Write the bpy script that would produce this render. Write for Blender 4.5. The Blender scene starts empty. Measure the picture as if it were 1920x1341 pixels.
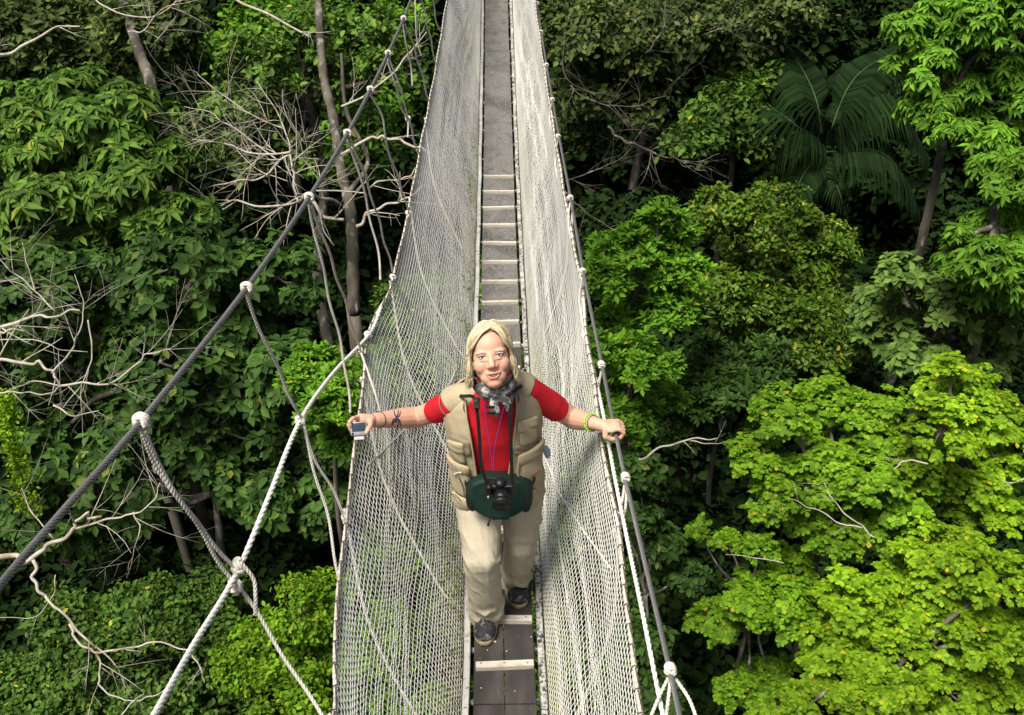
import bpy, bmesh, math, random
import numpy as np
from mathutils import Vector, Matrix
R_ = math.radians
sc = bpy.context.scene
col = sc.collection
# ------------------------------------------------------------------ camera
FPX = 1942.0                       # focal length in pixels of the 1920 px wide photograph
PITCH, YAW = R_(32.0), R_(0.88)
CAM = np.array([-0.014, 0.0, 3.5])
cd = bpy.data.cameras.new('camera'); cam = bpy.data.objects.new('camera', cd); col.objects.link(cam)
cam.location = CAM; cam.rotation_euler = (math.pi/2-PITCH, 0, -YAW)
cd.sensor_width = 36; cd.lens = 36*FPX/1920; cd.clip_end = 1000; cd.clip_start = .05
sc.camera = cam
sc.render.resolution_x, sc.render.resolution_y = 1024, 715
# ------------------------------------------------------------------ sky, sun, exposure
SUN_EL, SUN_AZ = R_(62), R_(222)   # azimuth clockwise from +Y: from the left, a little behind the camera, to its left
w = bpy.data.worlds.new('World'); sc.world = w; w.use_nodes = True
nt = w.node_tree; bg = nt.nodes['Background']
sky = nt.nodes.new('ShaderNodeTexSky'); sky.sky_type = 'NISHITA'; sky.sun_disc = False
sky.sun_elevation = SUN_EL; sky.sun_rotation = SUN_AZ
sky.air_density = 1.0; sky.dust_density = 6.0; sky.ozone_density = 0.6
nt.links.new(sky.outputs[0], bg.inputs[0]); bg.inputs[1].default_value = 0.05
sl = bpy.data.lights.new('sun', 'SUN'); sl.energy = 3.0; sl.angle = R_(22); sl.color = (1, .95, .86)
so = bpy.data.objects.new('sun', sl); col.objects.link(so)
sd = Vector((math.sin(SUN_AZ)*math.cos(SUN_EL), math.cos(SUN_AZ)*math.cos(SUN_EL), math.sin(SUN_EL)))
so.rotation_euler = sd.to_track_quat('Z', 'Y').to_euler()
vs = sc.view_settings; vs.view_transform = 'Standard'; vs.look = 'None'; vs.exposure = 0.95; vs.gamma = 1
sc.render.engine = 'CYCLES'

# ------------------------------------------------------------------ geometry of the view (used to measure the place from the photograph)
_f = np.array([math.sin(YAW)*math.cos(PITCH), math.cos(YAW)*math.cos(PITCH), -math.sin(PITCH)])
_r = np.array([math.cos(YAW), -math.sin(YAW), 0.0])
_u = np.cross(_r, _f)
def ray(px, py): return _f + _r*(px-960)/FPX - _u*(py-670.5)/FPX
def at(px, py, Y):
    d = ray(px, py); return CAM + d*(Y-CAM[1])/d[1]
def atd(px, py, D): return CAM + ray(px, py)*D
def depth(p): return float(np.dot(np.asarray(p)-CAM, _f))
def nrm(v):
    v = np.asarray(v, float); return v/max(1e-9, np.linalg.norm(v))
def lad_z(Y): return 0.0155*np.maximum(0, np.asarray(Y, float)-6)**2
def atz(px, py, h):                # point at height h above the ladder
    z = h
    for _ in range(12):
        d = ray(px, py); p = CAM + d*(z-CAM[2])/d[2]; z = h + float(lad_z(p[1]))
    return p

# ------------------------------------------------------------------ object helpers
def tag(o, label=None, cat=None, group=None, kind=None):
    if label: o['label'] = label
    if cat: o['category'] = cat
    if group: o['group'] = group
    if kind: o['kind'] = kind
    return o
def empty(name, loc, label, cat, group=None):
    o = bpy.data.objects.new(name, None); col.objects.link(o); o.location = loc
    o.empty_display_size = .1
    return tag(o, label, cat, group)
def link(name, me, mat=None, parent=None, smooth=True):
    o = bpy.data.objects.new(name, me); col.objects.link(o)
    if mat is not None and not me.materials: me.materials.append(mat)
    if smooth: me.polygons.foreach_set('use_smooth', [True]*len(me.polygons))
    if parent is not None:
        q = parent; off = Vector((0, 0, 0))
        while q is not None: off += q.location; q = q.parent
        me.transform(Matrix.Translation(-off)); o.parent = parent
    return o
def npmesh(name, V, F, sizes=None):
    """V (n,3); F (m,k) array of equal-sized faces, or flat list with sizes"""
    me = bpy.data.meshes.new(name); V = np.asarray(V, np.float32)
    me.vertices.add(len(V)); me.vertices.foreach_set('co', V.ravel())
    F = np.asarray(F, np.int32)
    if sizes is None:
        k = F.shape[1]; sizes = np.full(len(F), k, np.int32)
    flat = F.ravel(); me.loops.add(len(flat)); me.loops.foreach_set('vertex_index', flat)
    me.polygons.add(len(sizes))
    st = np.concatenate([[0], np.cumsum(sizes)[:-1]]).astype(np.int32)
    me.polygons.foreach_set('loop_start', st)
    me.update(calc_edges=True); me.validate()
    return me
class MB:                           # mesh collector
    def __init__(s): s.V = []; s.F = []; s.n = 0
    def add(s, V, F):
        for f in F: s.F.append([i+s.n for i in f])
        s.V.extend([tuple(map(float, v)) for v in V]); s.n += len(V); return s
    def mesh(s, name):
        me = bpy.data.meshes.new(name); me.from_pydata(s.V, [], s.F); me.update(); return me
    def build(s, name, mat, parent=None, smooth=True): return link(name, s.mesh(name), mat, parent, smooth)
    def box(s, c, h, R=None, bev=0.0):
        c = np.asarray(c, float); R = np.eye(3) if R is None else R
        hx, hy, hz = h; b = min(bev, min(h)*.6)
        if b <= 0:
            P = [(x*hx, y*hy, z*hz) for x in (-1, 1) for y in (-1, 1) for z in (-1, 1)]
            F = [(0,1,3,2),(4,6,7,5),(0,4,5,1),(2,3,7,6),(0,2,6,4),(1,5,7,3)]
            return s.add([c+R@np.array(p) for p in P], F)
        bm = bmesh.new(); bmesh.ops.create_cube(bm, size=2)
        for v in bm.verts: v.co = Vector((v.co.x*hx, v.co.y*hy, v.co.z*hz))
        bmesh.ops.bevel(bm, geom=bm.edges[:], offset=b, segments=2, affect='EDGES', profile=.6)
        bm.verts.ensure_lookup_table(); V = [c+R@np.array(v.co) for v in bm.verts]; F = [[v.index for v in f.verts] for f in bm.faces]
        bm.free(); return s.add(V, F)
    def tube(s, pts, rad, sides=8, cap=True, flat=None):
        P = np.asarray(pts, float); n = len(P); rad = np.broadcast_to(np.asarray(rad, float), (n,))
        T = np.gradient(P, axis=0); T /= np.maximum(1e-9, np.linalg.norm(T, axis=1))[:, None]
        a = np.array([0, 0, 1.]) if abs(T[0][2]) < .9 else np.array([1., 0, 0])
        N = nrm(a-T[0]*a.dot(T[0])); V = []
        for i in range(n):
            N = nrm(N-T[i]*N.dot(T[i])); B = np.cross(T[i], N)
            for k in range(sides):
                t = 2*math.pi*k/sides; ka = 1 if flat is None else flat
                V.append(P[i]+rad[i]*(math.cos(t)*N+ka*math.sin(t)*B))
        F = []
        for i in range(n-1):
            for k in range(sides):
                k2 = (k+1) % sides; F.append((i*sides+k, i*sides+k2, (i+1)*sides+k2, (i+1)*sides+k))
        if cap: F.append(tuple(range(sides))[::-1]); F.append(tuple((n-1)*sides+k for k in range(sides)))
        return s.add(V, F)
    def ellipsoid(s, c, r, R=None, seg=20, rings=12):
        c = np.asarray(c, float); R = np.eye(3) if R is None else R; r = np.broadcast_to(np.asarray(r, float), (3,))
        V = [c+R@np.array([0, 0, r[2]])]
        for i in range(1, rings):
            p = math.pi*i/rings
            for k in range(seg):
                t = 2*math.pi*k/seg
                V.append(c+R@np.array([r[0]*math.sin(p)*math.cos(t), r[1]*math.sin(p)*math.sin(t), r[2]*math.cos(p)]))
        V.append(c+R@np.array([0, 0, -r[2]])); F = []
        for k in range(seg): F.append((0, 1+k, 1+(k+1) % seg))
        for i in range(rings-2):
            for k in range(seg):
                a = 1+i*seg+k; b = 1+i*seg+(k+1) % seg; F.append((a, a+seg, b+seg, b))
        l = len(V)-1; o = 1+(rings-2)*seg
        for k in range(seg): F.append((l, o+(k+1) % seg, o+k))
        return s.add(V, F)
    def capsule(s, p0, p1, r0, r1=None, sides=14):
        r1 = r0 if r1 is None else r1
        p0 = np.asarray(p0, float); p1 = np.asarray(p1, float); d = nrm(p1-p0); P = []; Rr = []
        for a in np.linspace(85, 10, 5): P.append(p0-d*r0*math.sin(R_(a))); Rr.append(r0*math.cos(R_(a)))
        for t in np.linspace(0, 1, 4): P.append(p0*(1-t)+p1*t); Rr.append(r0*(1-t)+r1*t)
        for a in np.linspace(10, 85, 5): P.append(p1+d*r1*math.sin(R_(a))); Rr.append(r1*math.cos(R_(a)))
        return s.tube(P, Rr, sides)
    def chain(s, pts, rads, sides=14):
        for i in range(len(pts)-1): s.capsule(pts[i], pts[i+1], rads[i], rads[i+1], sides)
        return s
    def loft(s, rings, cap=True):
        k = len(rings[0]); V = [p for r in rings for p in r]; F = []
        for i in range(len(rings)-1):
            for j in range(k): F.append((i*k+j, i*k+(j+1) % k, (i+1)*k+(j+1) % k, (i+1)*k+j))
        if cap: F.append(tuple(range(k))[::-1]); F.append(tuple((len(rings)-1)*k+j for j in range(k)))
        return s.add(V, F)
    def fuse(s, name, mat, parent=None, voxel=.004, smooth=4, disp=None, extra=None):
        """one continuous surface from all the shapes collected"""
        me = s.mesh(name); o = bpy.data.objects.new(name, me); col.objects.link(o)
        bm = bmesh.new(); bm.from_mesh(me); bmesh.ops.recalc_face_normals(bm, faces=bm.faces[:]); bm.to_mesh(me); bm.free()
        m = o.modifiers.new('r', 'REMESH'); m.mode = 'VOXEL'; m.voxel_size = voxel
        if smooth:
            m2 = o.modifiers.new('s', 'SMOOTH'); m2.factor = .5; m2.iterations = smooth
        dg = bpy.context.evaluated_depsgraph_get(); me2 = bpy.data.meshes.new_from_object(o.evaluated_get(dg))
        bpy.data.objects.remove(o); bpy.data.meshes.remove(me); me2.name = name
        if disp is not None:
            n = len(me2.vertices); V = np.empty(n*3, np.float32); me2.vertices.foreach_get('co', V); V = V.reshape(-1, 3).astype(float)
            N = np.empty(n*3, np.float32); me2.vertices.foreach_get('normal', N); N = N.reshape(-1, 3).astype(float)
            V = disp(V, N); me2.vertices.foreach_set('co', V.astype(np.float32).ravel()); me2.update()
        me2.materials.clear()
        return link(name, me2, mat, parent)
def crom(pts, n=8):
    P = np.asarray(pts, float); P = np.vstack([2*P[0]-P[1], P, 2*P[-1]-P[-2]]); out = []
    for i in range(1, len(P)-2):
        for t in np.arange(n)/n:
            a, b, c, d = P[i-1], P[i], P[i+1], P[i+2]
            out.append(.5*((2*b)+(-a+c)*t+(2*a-5*b+4*c-d)*t*t+(-a+3*b-3*c+d)*t**3))
    out.append(P[-2]); return np.array(out)
def resample(P, step):
    L = np.concatenate([[0], np.cumsum(np.linalg.norm(np.diff(P, axis=0), axis=1))]); n = max(2, int(L[-1]/step)+1)
    t = np.linspace(0, L[-1], n); return np.stack([np.interp(t, L, P[:, k]) for k in range(P.shape[1])], 1)
def frames(P):
    T = np.gradient(P, axis=0); T /= np.maximum(1e-9, np.linalg.norm(T, axis=1))[:, None]
    a = np.array([0, 0, 1.]) if abs(T[0][2]) < .9 else np.array([1., 0, 0]); N = nrm(a-T[0]*a.dot(T[0])); Ns = []
    for t in T: N = nrm(N-t*N.dot(t)); Ns.append(N)
    Ns = np.array(Ns); return T, Ns, np.cross(T, Ns)
def rope_mb(mb, P, R, strands=3, pitch=None, sides=6, core=False):
    """laid rope: helical strands round the line P"""
    P = resample(np.asarray(P, float), R*.9); T, N, B = frames(P); n = len(P)
    s = np.concatenate([[0], np.cumsum(np.linalg.norm(np.diff(P, axis=0), axis=1))]); pitch = pitch or R*6.5
    rs = R*(.52 if strands == 3 else .36); rc = R-rs
    for k in range(strands):
        ph = 2*math.pi*(s/pitch+k/strands); Q = P+rc*(np.cos(ph)[:, None]*N+np.sin(ph)[:, None]*B)
        mb.tube(Q, rs, sides)
    if core: mb.tube(P, R*.55, 6)
    return mb
def snoise(P, sc=1.0, seed=0, oct=3):
    rs = np.random.RandomState(seed); P = np.asarray(P, float); out = np.zeros(len(P)); amp = 1; tot = 0
    for o in range(oct):
        for k in range(4):
            d = rs.normal(size=P.shape[1]); d /= np.linalg.norm(d); out += amp*np.sin((P@d)*sc*2.1+rs.uniform(0, 6.3)); tot += amp
        sc *= 2.03; amp *= .55
    return out/tot*1.8

# ------------------------------------------------------------------ materials
def mat(name, base, rough=.7, noise=None, bump=0, bscale=60, spec=.3, metal=0, stretch=(1, 1, 1), detail=4):
    """base colour; noise = [(scale, colour2, lo, hi)] layers of real colour variation (dirt, lichen, weave)"""
    m = bpy.data.materials.new(name); m.use_nodes = True; t = m.node_tree; b = t.nodes['Principled BSDF']
    b.inputs['Roughness'].default_value = rough; b.inputs['Metallic'].default_value = metal
    b.inputs['Specular IOR Level'].default_value = spec
    tc = t.nodes.new('ShaderNodeTexCoord'); mp = t.nodes.new('ShaderNodeMapping'); mp.inputs['Scale'].default_value = stretch
    t.links.new(tc.outputs['Object'], mp.inputs[0])
    rgb = t.nodes.new('ShaderNodeRGB'); rgb.outputs[0].default_value = (*base, 1); last = rgb.outputs[0]
    for i, (s, c2, lo, hi) in enumerate(noise or []):
        nz = t.nodes.new('ShaderNodeTexNoise'); nz.inputs['Scale'].default_value = s; nz.inputs['Detail'].default_value = detail
        nz.noise_dimensions = '4D'; nz.inputs['W'].default_value = i*3.7
        t.links.new(mp.outputs[0], nz.inputs['Vector'])
        mr = t.nodes.new('ShaderNodeMapRange'); mr.inputs[1].default_value = lo; mr.inputs[2].default_value = hi
        t.links.new(nz.outputs[0], mr.inputs[0])
        mx = t.nodes.new('ShaderNodeMix'); mx.data_type = 'RGBA'; t.links.new(mr.outputs[0], mx.inputs[0])
        t.links.new(last, mx.inputs[6]); mx.inputs[7].default_value = (*c2, 1); last = mx.outputs[2]
    t.links.new(last, b.inputs['Base Color'])
    if bump:
        nz = t.nodes.new('ShaderNodeTexNoise'); nz.inputs['Scale'].default_value = bscale; nz.inputs['Detail'].default_value = 5
        t.links.new(mp.outputs[0], nz.inputs['Vector'])
        bp = t.nodes.new('ShaderNodeBump'); bp.inputs['Strength'].default_value = bump; bp.inputs['Distance'].default_value = .01
        t.links.new(nz.outputs[0], bp.inputs['Height']); t.links.new(bp.outputs[0], b.inputs['Normal'])
    return m
def leafmat(name, a, b2, yellow=None, trans=.35, rough=.55, spec=.14):
    """foliage: every leaf (mesh island) gets its own colour between a and b2, a few turn yellow"""
    m = bpy.data.materials.new(name); m.use_nodes = True; t = m.node_tree; b = t.nodes['Principled BSDF']; out = t.nodes['Material Output']
    a = tuple(c*.55 for c in a)  # low end darkened to stand in for leaves turned from the light
    g = t.nodes.new('ShaderNodeNewGeometry'); cr = t.nodes.new('ShaderNodeValToRGB'); e = cr.color_ramp.elements
    e[0].color = (*a, 1); e[1].color = (*b2, 1); e[1].position = .85
    if yellow:
        x = cr.color_ramp.elements.new(.97); x.color = (*b2, 1); x = cr.color_ramp.elements.new(.99); x.color = (*yellow, 1)
    t.links.new(g.outputs['Random Per Island'], cr.inputs[0])
    tc = t.nodes.new('ShaderNodeTexCoord'); nz = t.nodes.new('ShaderNodeTexNoise'); nz.inputs['Scale'].default_value = .9; nz.inputs['Detail'].default_value = 3
    t.links.new(tc.outputs['Object'], nz.inputs['Vector'])
    mr = t.nodes.new('ShaderNodeMapRange'); mr.inputs[1].default_value = .35; mr.inputs[2].default_value = .65; mr.inputs[3].default_value = .72; mr.inputs[4].default_value = 1.25
    t.links.new(nz.outputs[0], mr.inputs[0])
    vm = t.nodes.new('ShaderNodeVectorMath'); vm.operation = 'SCALE'; t.links.new(cr.outputs[0], vm.inputs[0]); t.links.new(mr.outputs[0], vm.inputs['Scale'])
    t.links.new(vm.outputs[0], b.inputs['Base Color']); b.inputs['Roughness'].default_value = rough; b.inputs['Specular IOR Level'].default_value = spec
    tr = t.nodes.new('ShaderNodeBsdfTranslucent'); t.links.new(vm.outputs[0], tr.inputs[0])
    ms = t.nodes.new('ShaderNodeMixShader'); ms.inputs[0].default_value = trans
    t.links.new(b.outputs[0], ms.inputs[1]); t.links.new(tr.outputs[0], ms.inputs[2]); t.links.new(ms.outputs[0], out.inputs[0])
    return m
M = {}
M['net'] = mat('net_cord', (.87, .86, .80), .85, [(1.6, (.72, .74, .56), .54, .78), (9, (.80, .79, .73), .45, .7)])
M['rope'] = mat('weathered_rope', (.62, .59, .52), .9, [(14, (.30, .26, .20), .58, .75), (50, (.70, .68, .62), .5, .75)], .3, 300)
M['white_rope'] = mat('white_rope', (.70, .69, .64), .85, [(18, (.45, .42, .36), .56, .75)], .3, 300)
M['border_rope'] = mat('net_border_rope', (.54, .50, .43), .9, [(26, (.22, .17, .13), .54, .7), (11, (.66, .63, .56), .5, .7)], .4, 200)
M['cable'] = mat('steel_cable', (.19, .19, .185), .5, [(40, (.24, .23, .21), .5, .7)], .2, 300, metal=.55)
M['alu'] = mat('weathered_aluminium', (.52, .51, .48), .55, [(30, (.14, .13, .11), .55, .66), (9, (.66, .65, .61), .45, .7)], .2, 120, metal=.15)
M['alu_lichen'] = mat('aluminium_with_lichen', (.42, .41, .38), .6, [(55, (.05, .05, .045), .47, .56), (9, (.6, .59, .54), .5, .7)], .3, 120, metal=.1)
M['board'] = mat('grey_walkway_board', (.036, .032, .030), .85, [(9, (.080, .070, .062), .42, .7), (90, (.27, .25, .22), .66, .74)], .4, 120, stretch=(1, .35, 1))
M['panel'] = mat('grey_plywood_panel', (.14, .135, .125), .8, [(3.2, (.07, .068, .065), .44, .62), (60, (.26, .25, .23), .5, .75), (14, (.10, .095, .085), .55, .66)], .3, 120)
M['cleat'] = mat('pale_wood_cleat', (.50, .46, .38), .8, [(25, (.20, .16, .12), .54, .72), (8, (.62, .58, .50), .5, .7)], .4, 90, stretch=(.3, 1, 1))
M['steel'] = mat('dull_steel', (.12, .11, .10), .5, metal=.6)
M['bark'] = mat('pale_bark', (.13, .115, .09), .9, [(3, (.045, .04, .03), .40, .58), (9, (.28, .27, .24), .56, .68)], .5, 30, stretch=(1, 1, .3))
M['darkbark'] = mat('dark_bark', (.10, .08, .06), .95, [(6, (.17, .15, .12), .5, .7)], .5, 30, stretch=(1, 1, .3))
M['dead'] = mat('bleached_dead_wood', (.44, .41, .34), .85, [(7, (.22, .17, .12), .5, .68), (2.5, (.40, .26, .10), .6, .75)], .3, 80)
# ================================================================== THE BRIDGE
W2 = .355/2
# ---- ladder: two rails and rungs
def ladder():
    root = empty('ladder', (0, 3, -.05), 'long aluminium ladder laid flat as the walkway deck, under the grey boards', 'ladder')
    Ys = np.arange(1.4, 16.6, .15)
    for s, m in ((-1, 'alu'), (1, 'alu_lichen')):
        mb = MB(); rings = []
        for Y in Ys:
            z = float(lad_z(Y)); x = s*(W2-.014)
            x += .002*math.sin(Y*7+s)
            rings.append([(x-.014, Y, z-.06), (x+.014, Y, z-.06), (x+.014, Y, z+.008), (x+.011, Y, z+.011), (x-.011, Y, z+.011), (x-.014, Y, z+.008)])
        mb.loft(rings); mb.build('rail', M[m], root, smooth=False)
        # wire lashings round the rail
        w_ = MB()
        for Y in (2.86, 3.25, 3.62, 4.6, 5.5, 6.5, 7.6, 8.8, 10.1):
            z = float(lad_z(Y)); x = s*(W2-.014); P = [(x+.017*math.cos(t), Y+.0015*math.sin(3*t), z-.024+.038*math.sin(t)) for t in np.linspace(0, 6.28, 13)]
            w_.tube(P, .002, 5)
        w_.build('wire_lashing', M['steel'], root)
    Y = 1.5
    while Y < 16.4:
        z = float(lad_z(Y))-.036; mb = MB(); mb.tube([(-W2+.02, Y, z), (W2-.02, Y, z)], .013, 10); mb.build('rung', M['alu_lichen'], root)
        mb = None; Y += .285 if Y < 5 else .3
ladder()
# ---- boards lying on the rungs
def zbox(mb, x0, x1, Y0, Y1, t0, t1, n=6, jitter=0):
    rings = []
    for Y in np.linspace(Y0, Y1, n):
        z = float(lad_z(Y)); j = jitter*math.sin(Y*9+x0*40)
        rings.append([(x0+j, Y, z+t0), (x1+j, Y, z+t0), (x1+j, Y, z+t1-.002), (x1-.003+j, Y, z+t1), (x0+.003+j, Y, z+t1), (x0+j, Y, z+t1-.002)])
    mb.loft(rings)
def board(Y0, Y1, cleats, label, dx=0, m='board', split=True, hw=.131, group='boards along the walkway', top=0.0):
    root = empty('walkway_board', (dx, (Y0+Y1)/2, float(lad_z((Y0+Y1)/2))), label, 'board', group)
    top += .0
    parts = ((-hw, -.0015), (.0015, hw)) if split else ((-hw, hw),)
    for a, b in parts:
        mb = MB(); zbox(mb, a+dx, b+dx, Y0+.003, Y1-.003, -.022+top, top, 8, .001); mb.build('plank', M[m], root, smooth=False)
    for c in cleats:
        mb = MB(); z = float(lad_z(c))+top; tilt = random.uniform(-.045, .045)
        Rz = np.array([[math.cos(tilt), -math.sin(tilt), 0], [math.sin(tilt), math.cos(tilt), 0], [0, 0, 1]])
        mb.box((dx+random.uniform(-.004, .004), c, z+.012), (hw-.001-random.uniform(0, .006), .017 if c < 5.7 else .0115, .014), Rz, .004); cl = mb.build('cleat', M['cleat'], root, smooth=False)
        for sx in (-.1, 0, .1): mb = MB(); mb.ellipsoid((dx+sx, c+.002, z+.026), (.004, .004, .0018), seg=8, rings=5); mb.build('screw', M['steel'], cl)
random.seed(4)
board(1.55, 2.885, [2.05, 2.45], 'dark plank pair nearest the viewer, past the seam at the foot of the photo', 0, top=-.001)
board(2.885, 4.10, [3.08, 3.345, 3.66, 3.95], 'dark plank pair with pale cleats under the hiker\'s shoes')
board(4.10, 5.72, [4.25, 4.55, 4.85, 5.15, 5.45], 'plank pair hidden behind the hiker\'s legs and body', 0)
board(5.72, 8.42, [5.74, 6.03, 6.30, 6.60, 6.90, 7.20, 7.50, 7.80, 8.09, 8.375], 'grey board crossed by ten pale cleats just behind the hiker\'s head', 0, m='panel', split=False)
board(8.42, 11.15, [], 'smooth grey panel without cleats between the cleated board and the dark seam', 0, m='panel', split=False, top=-.001)
board(11.15, 14.2, [], 'farthest smooth grey panel at the top edge beyond the dark seam', -.004, m='panel', split=False)
M['dropping'] = mat('pale_dropping', (.62, .61, .56), .8)
for i, (px, py, r) in enumerate(((928, 1203, .0065), (914, 1219, .003), (950, 1221, .0035), (996, 1194, .003), (902, 1290, .003), (965, 1296, .0025))):
    p = atz(px, py, .001); mb = MB(); mb.ellipsoid(p, (r, r*.8, .0012), seg=10, rings=6); tag(mb.build('bird_dropping', M['dropping']), 'small pale bird dropping on the dark planks in front of the hiker', 'dropping', 'bird droppings on the near planks')
# ---- main lines
def line(pts): return crom([at(*p) for p in pts], 8)
SIDEL = [(625,1341,.98),(628,1250,.98),(636,1100,.98),(648,985,1.0),(662,870,1.02),(674,790,1.06),(680,735,1.05),(688,645,.98),(708,585,.95),(735,530,.95),(765,400,.93),(790,270,.93),(815,140,.93),(838,0,.93),(852,-95,.95)]
SIDER = [(1200,1341,.95),(1186,1210,.95),(1172,1100,.95),(1160,1000,.97),(1140,890,.99),(1122,780,1.0),(1112,700,1.0),(1102,640,.98),(1092,540,.95),(1071,430,.93),(1055,340,.93),(1037,230,.93),(1018,110,.93),(1003,0,.93),(996,-60,.95)]
def edge(L, s):
    P = [atz(*p) for p in L]
    P0 = P[0]; P.insert(0, P0+np.array([s*.01, -.45, .02])); P.insert(0, P0+np.array([s*.03, -.9, .06]))
    e = P[-1]; P += [e+np.array([0, 2.0, float(lad_z(e[1]+2)-lad_z(e[1]))]), e+np.array([0, 4.5, float(lad_z(e[1]+4.5)-lad_z(e[1]))])]
    return crom(P, 10)
EL, ER = edge(SIDEL, -1), edge(SIDER, 1)
def interpY(P, Y): return np.stack([np.interp(Y, P[:, 1], P[:, 0]), Y, np.interp(Y, P[:, 1], P[:, 2])], -1)
CELL = .0270
def net(E, s, label, seed):
    Ys = np.arange(max(1.25, E[0, 1]), 15.6, CELL); n = len(Ys); m = 43; J = np.linspace(0, 1, m)
    top = interpY(E, Ys); bot = np.stack([np.full(n, s*(W2+.006)), Ys, lad_z(Ys)-.03], -1)
    G = np.zeros((n, m, 3))
    for j, q in enumerate(J):
        # cords bunch together in places, and the bunches wander along the bridge
        qq = q+.004*np.sin(2*math.pi*5*q+1.1*np.sin(Ys*.7)+seed)*math.sin(math.pi*q)+.002*np.sin(2*math.pi*11*q+Ys*.9)*math.sin(math.pi*q)
        qq = np.clip(qq, 0, 1)
        gx = qq**1.12+.06*np.sin(math.pi*qq); gz = qq**.98-.05*np.sin(math.pi*qq)
        G[:, j, 0] = bot[:, 0]+(top[:, 0]-bot[:, 0])*gx; G[:, j, 2] = bot[:, 2]+(top[:, 2]-bot[:, 2])*gz
        skew = .16*(q-.5)*np.sin(Ys*.8+seed)+.22*q*(1-q)*np.sin(Ys*1.7+q*3+seed)
        G[:, j, 1] = Ys+skew*math.sin(math.pi*q)
    fl = G.reshape(-1, 3); a = np.repeat(np.sin(math.pi*J)[None, :], n, 0).ravel()
    d = snoise(fl*np.array([1, 1, 1]), 2.2, seed, 2)*.014+snoise(fl*np.array([3, .5, 3]), 5, seed+1, 2)*.008
    fl[:, 0] += s*a*d; fl[:, 2] += a*d*.4
    jt = np.random.RandomState(seed).normal(size=fl.shape)*.0012; fl += jt*a[:, None]
    G = fl.reshape(n, m, 3)
    di = np.gradient(G, axis=0); dj = np.gradient(G, axis=1); N = np.cross(di, dj); N /= np.linalg.norm(N, axis=2)[..., None]
    Vs, Fs, off = [], [], 0
    def cords(G, N, r):
        nonlocal off
        T = np.gradient(G, axis=1); T /= np.maximum(1e-9, np.linalg.norm(T, axis=2))[..., None]; B = np.cross(T, N); k = 3
        ring = [G+r*(math.cos(t)*N+math.sin(t)*B) for t in (0, 2.0944, 4.18879)]
        V = np.stack(ring, 2); a, b = G.shape[:2]; Vs.append(V.reshape(-1, 3))
        idx = (np.arange(a*b*k).reshape(a, b, k))+off; off += a*b*k
        for q in range(k):
            q2 = (q+1) % k; Fs.append(np.stack([idx[:, :-1, q], idx[:, :-1, q2], idx[:, 1:, q2], idx[:, 1:, q]], -1).reshape(-1, 4))
    cords(G, N, .0019)
    cords(G.transpose(1, 0, 2), N.transpose(1, 0, 2), .00185)
    me = npmesh('netting', np.concatenate(Vs), np.concatenate(Fs))
    root = empty('safety_net', (s*.4, 4, .5), label, 'netting', 'side nets of the walkway')
    link('netting', me, M['net'], root)
    # border rope with lashing turns
    mb = MB(); P = resample(interpY(E, np.clip(E[:, 1], 1.3, 15)), .03); P = P[(P[:, 1] > 1.3)]
    P = P+np.stack([.003*np.sin(P[:, 1]*7), 0*P[:, 1], .003*np.sin(P[:, 1]*9+1)], -1)
    rope_mb(mb, P, .0085, 3, .08); mb.build('border_rope', M['border_rope'], root)
    mb = MB(); T, Nn, B = frames(P)
    acc = 0; lash = []
    for i in range(1, len(P)-1):
        acc += np.linalg.norm(P[i]-P[i-1])
        if acc > .085 and P[i][1] < 11:
            acc = 0; lash += [P[i]+.0105*(math.cos(t)*Nn[i]+math.sin(t)*B[i])+T[i]*t*.0012 for t in np.linspace(0, 6.9, 12)]
    mb.tube(lash, .0021, 4)
    mb.build('lashing', M['darkbark'], root)
    # seam cords running down the net
    mb = MB(); rs = np.random.RandomState(seed+5)
    for k in range(1):
        i0 = rs.randint(10, 80); i1 = min(n-1, i0+rs.randint(50, 110)); j0, j1 = rs.randint(m//2, m-1), rs.randint(1, m//2)
        ii = np.linspace(i0, i1, 60); jj = np.linspace(j0, j1, 60)
        Q = np.array([G[int(a), int(b)]+N[int(a), int(b)]*.004*(1) for a, b in zip(ii, jj)])
        for _ in range(30): Q[1:-1] = (Q[:-2]+Q[1:-1]+Q[2:])/3
        mb.tube(Q, .0036, 5)
    mb.build('seam_cord', M['net'], root)
    return G
GL = net(EL, -1, 'pale safety net on the left side of the walkway, below the hand with the camera', 3)
GR = net(ER, 1, 'pale safety net on the right side of the walkway, below the gripping fist', 8)
# moss strip caught in the foot of the nets
def moss(s, seed):
    rs = np.random.RandomState(seed); mb_V, mb_F = [], []; n = 30000
    Y = rs.uniform(1.6, 13, n); keep = snoise(np.stack([Y, Y*0], -1), 3, seed, 3)+rs.normal(size=n)*.3 > -.25; Y = Y[keep]; n = len(Y)
    h = np.abs(rs.normal(size=n))*.085; x = s*(W2+.012+h*.4+rs.uniform(-.008, .008, n)); z = lad_z(Y)-.03+h
    P = np.stack([x, Y, z], -1); d = rs.normal(size=(n, 3)); d /= np.linalg.norm(d, axis=1)[:, None]; e = np.cross(d, rs.normal(size=(n, 3))); e /= np.linalg.norm(e, axis=1)[:, None]
    L = rs.uniform(.004, .012, n)[:, None]; V = np.stack([P-d*L, P+e*L*.5, P+d*L, P-e*L*.5], 1).reshape(-1, 3)
    me = npmesh('moss', V, np.arange(4*n).reshape(n, 4)); tag(link('moss', me, leafmat('moss%d' % seed, (.16, .19, .02), (.32, .36, .06), trans=.2), None, False), 'yellow green moss caught along the foot of the %s net' % ('left' if s < 0 else 'right'), 'moss', 'moss at the foot of the nets', 'stuff')
moss(-1, 1); moss(1, 2)
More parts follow.
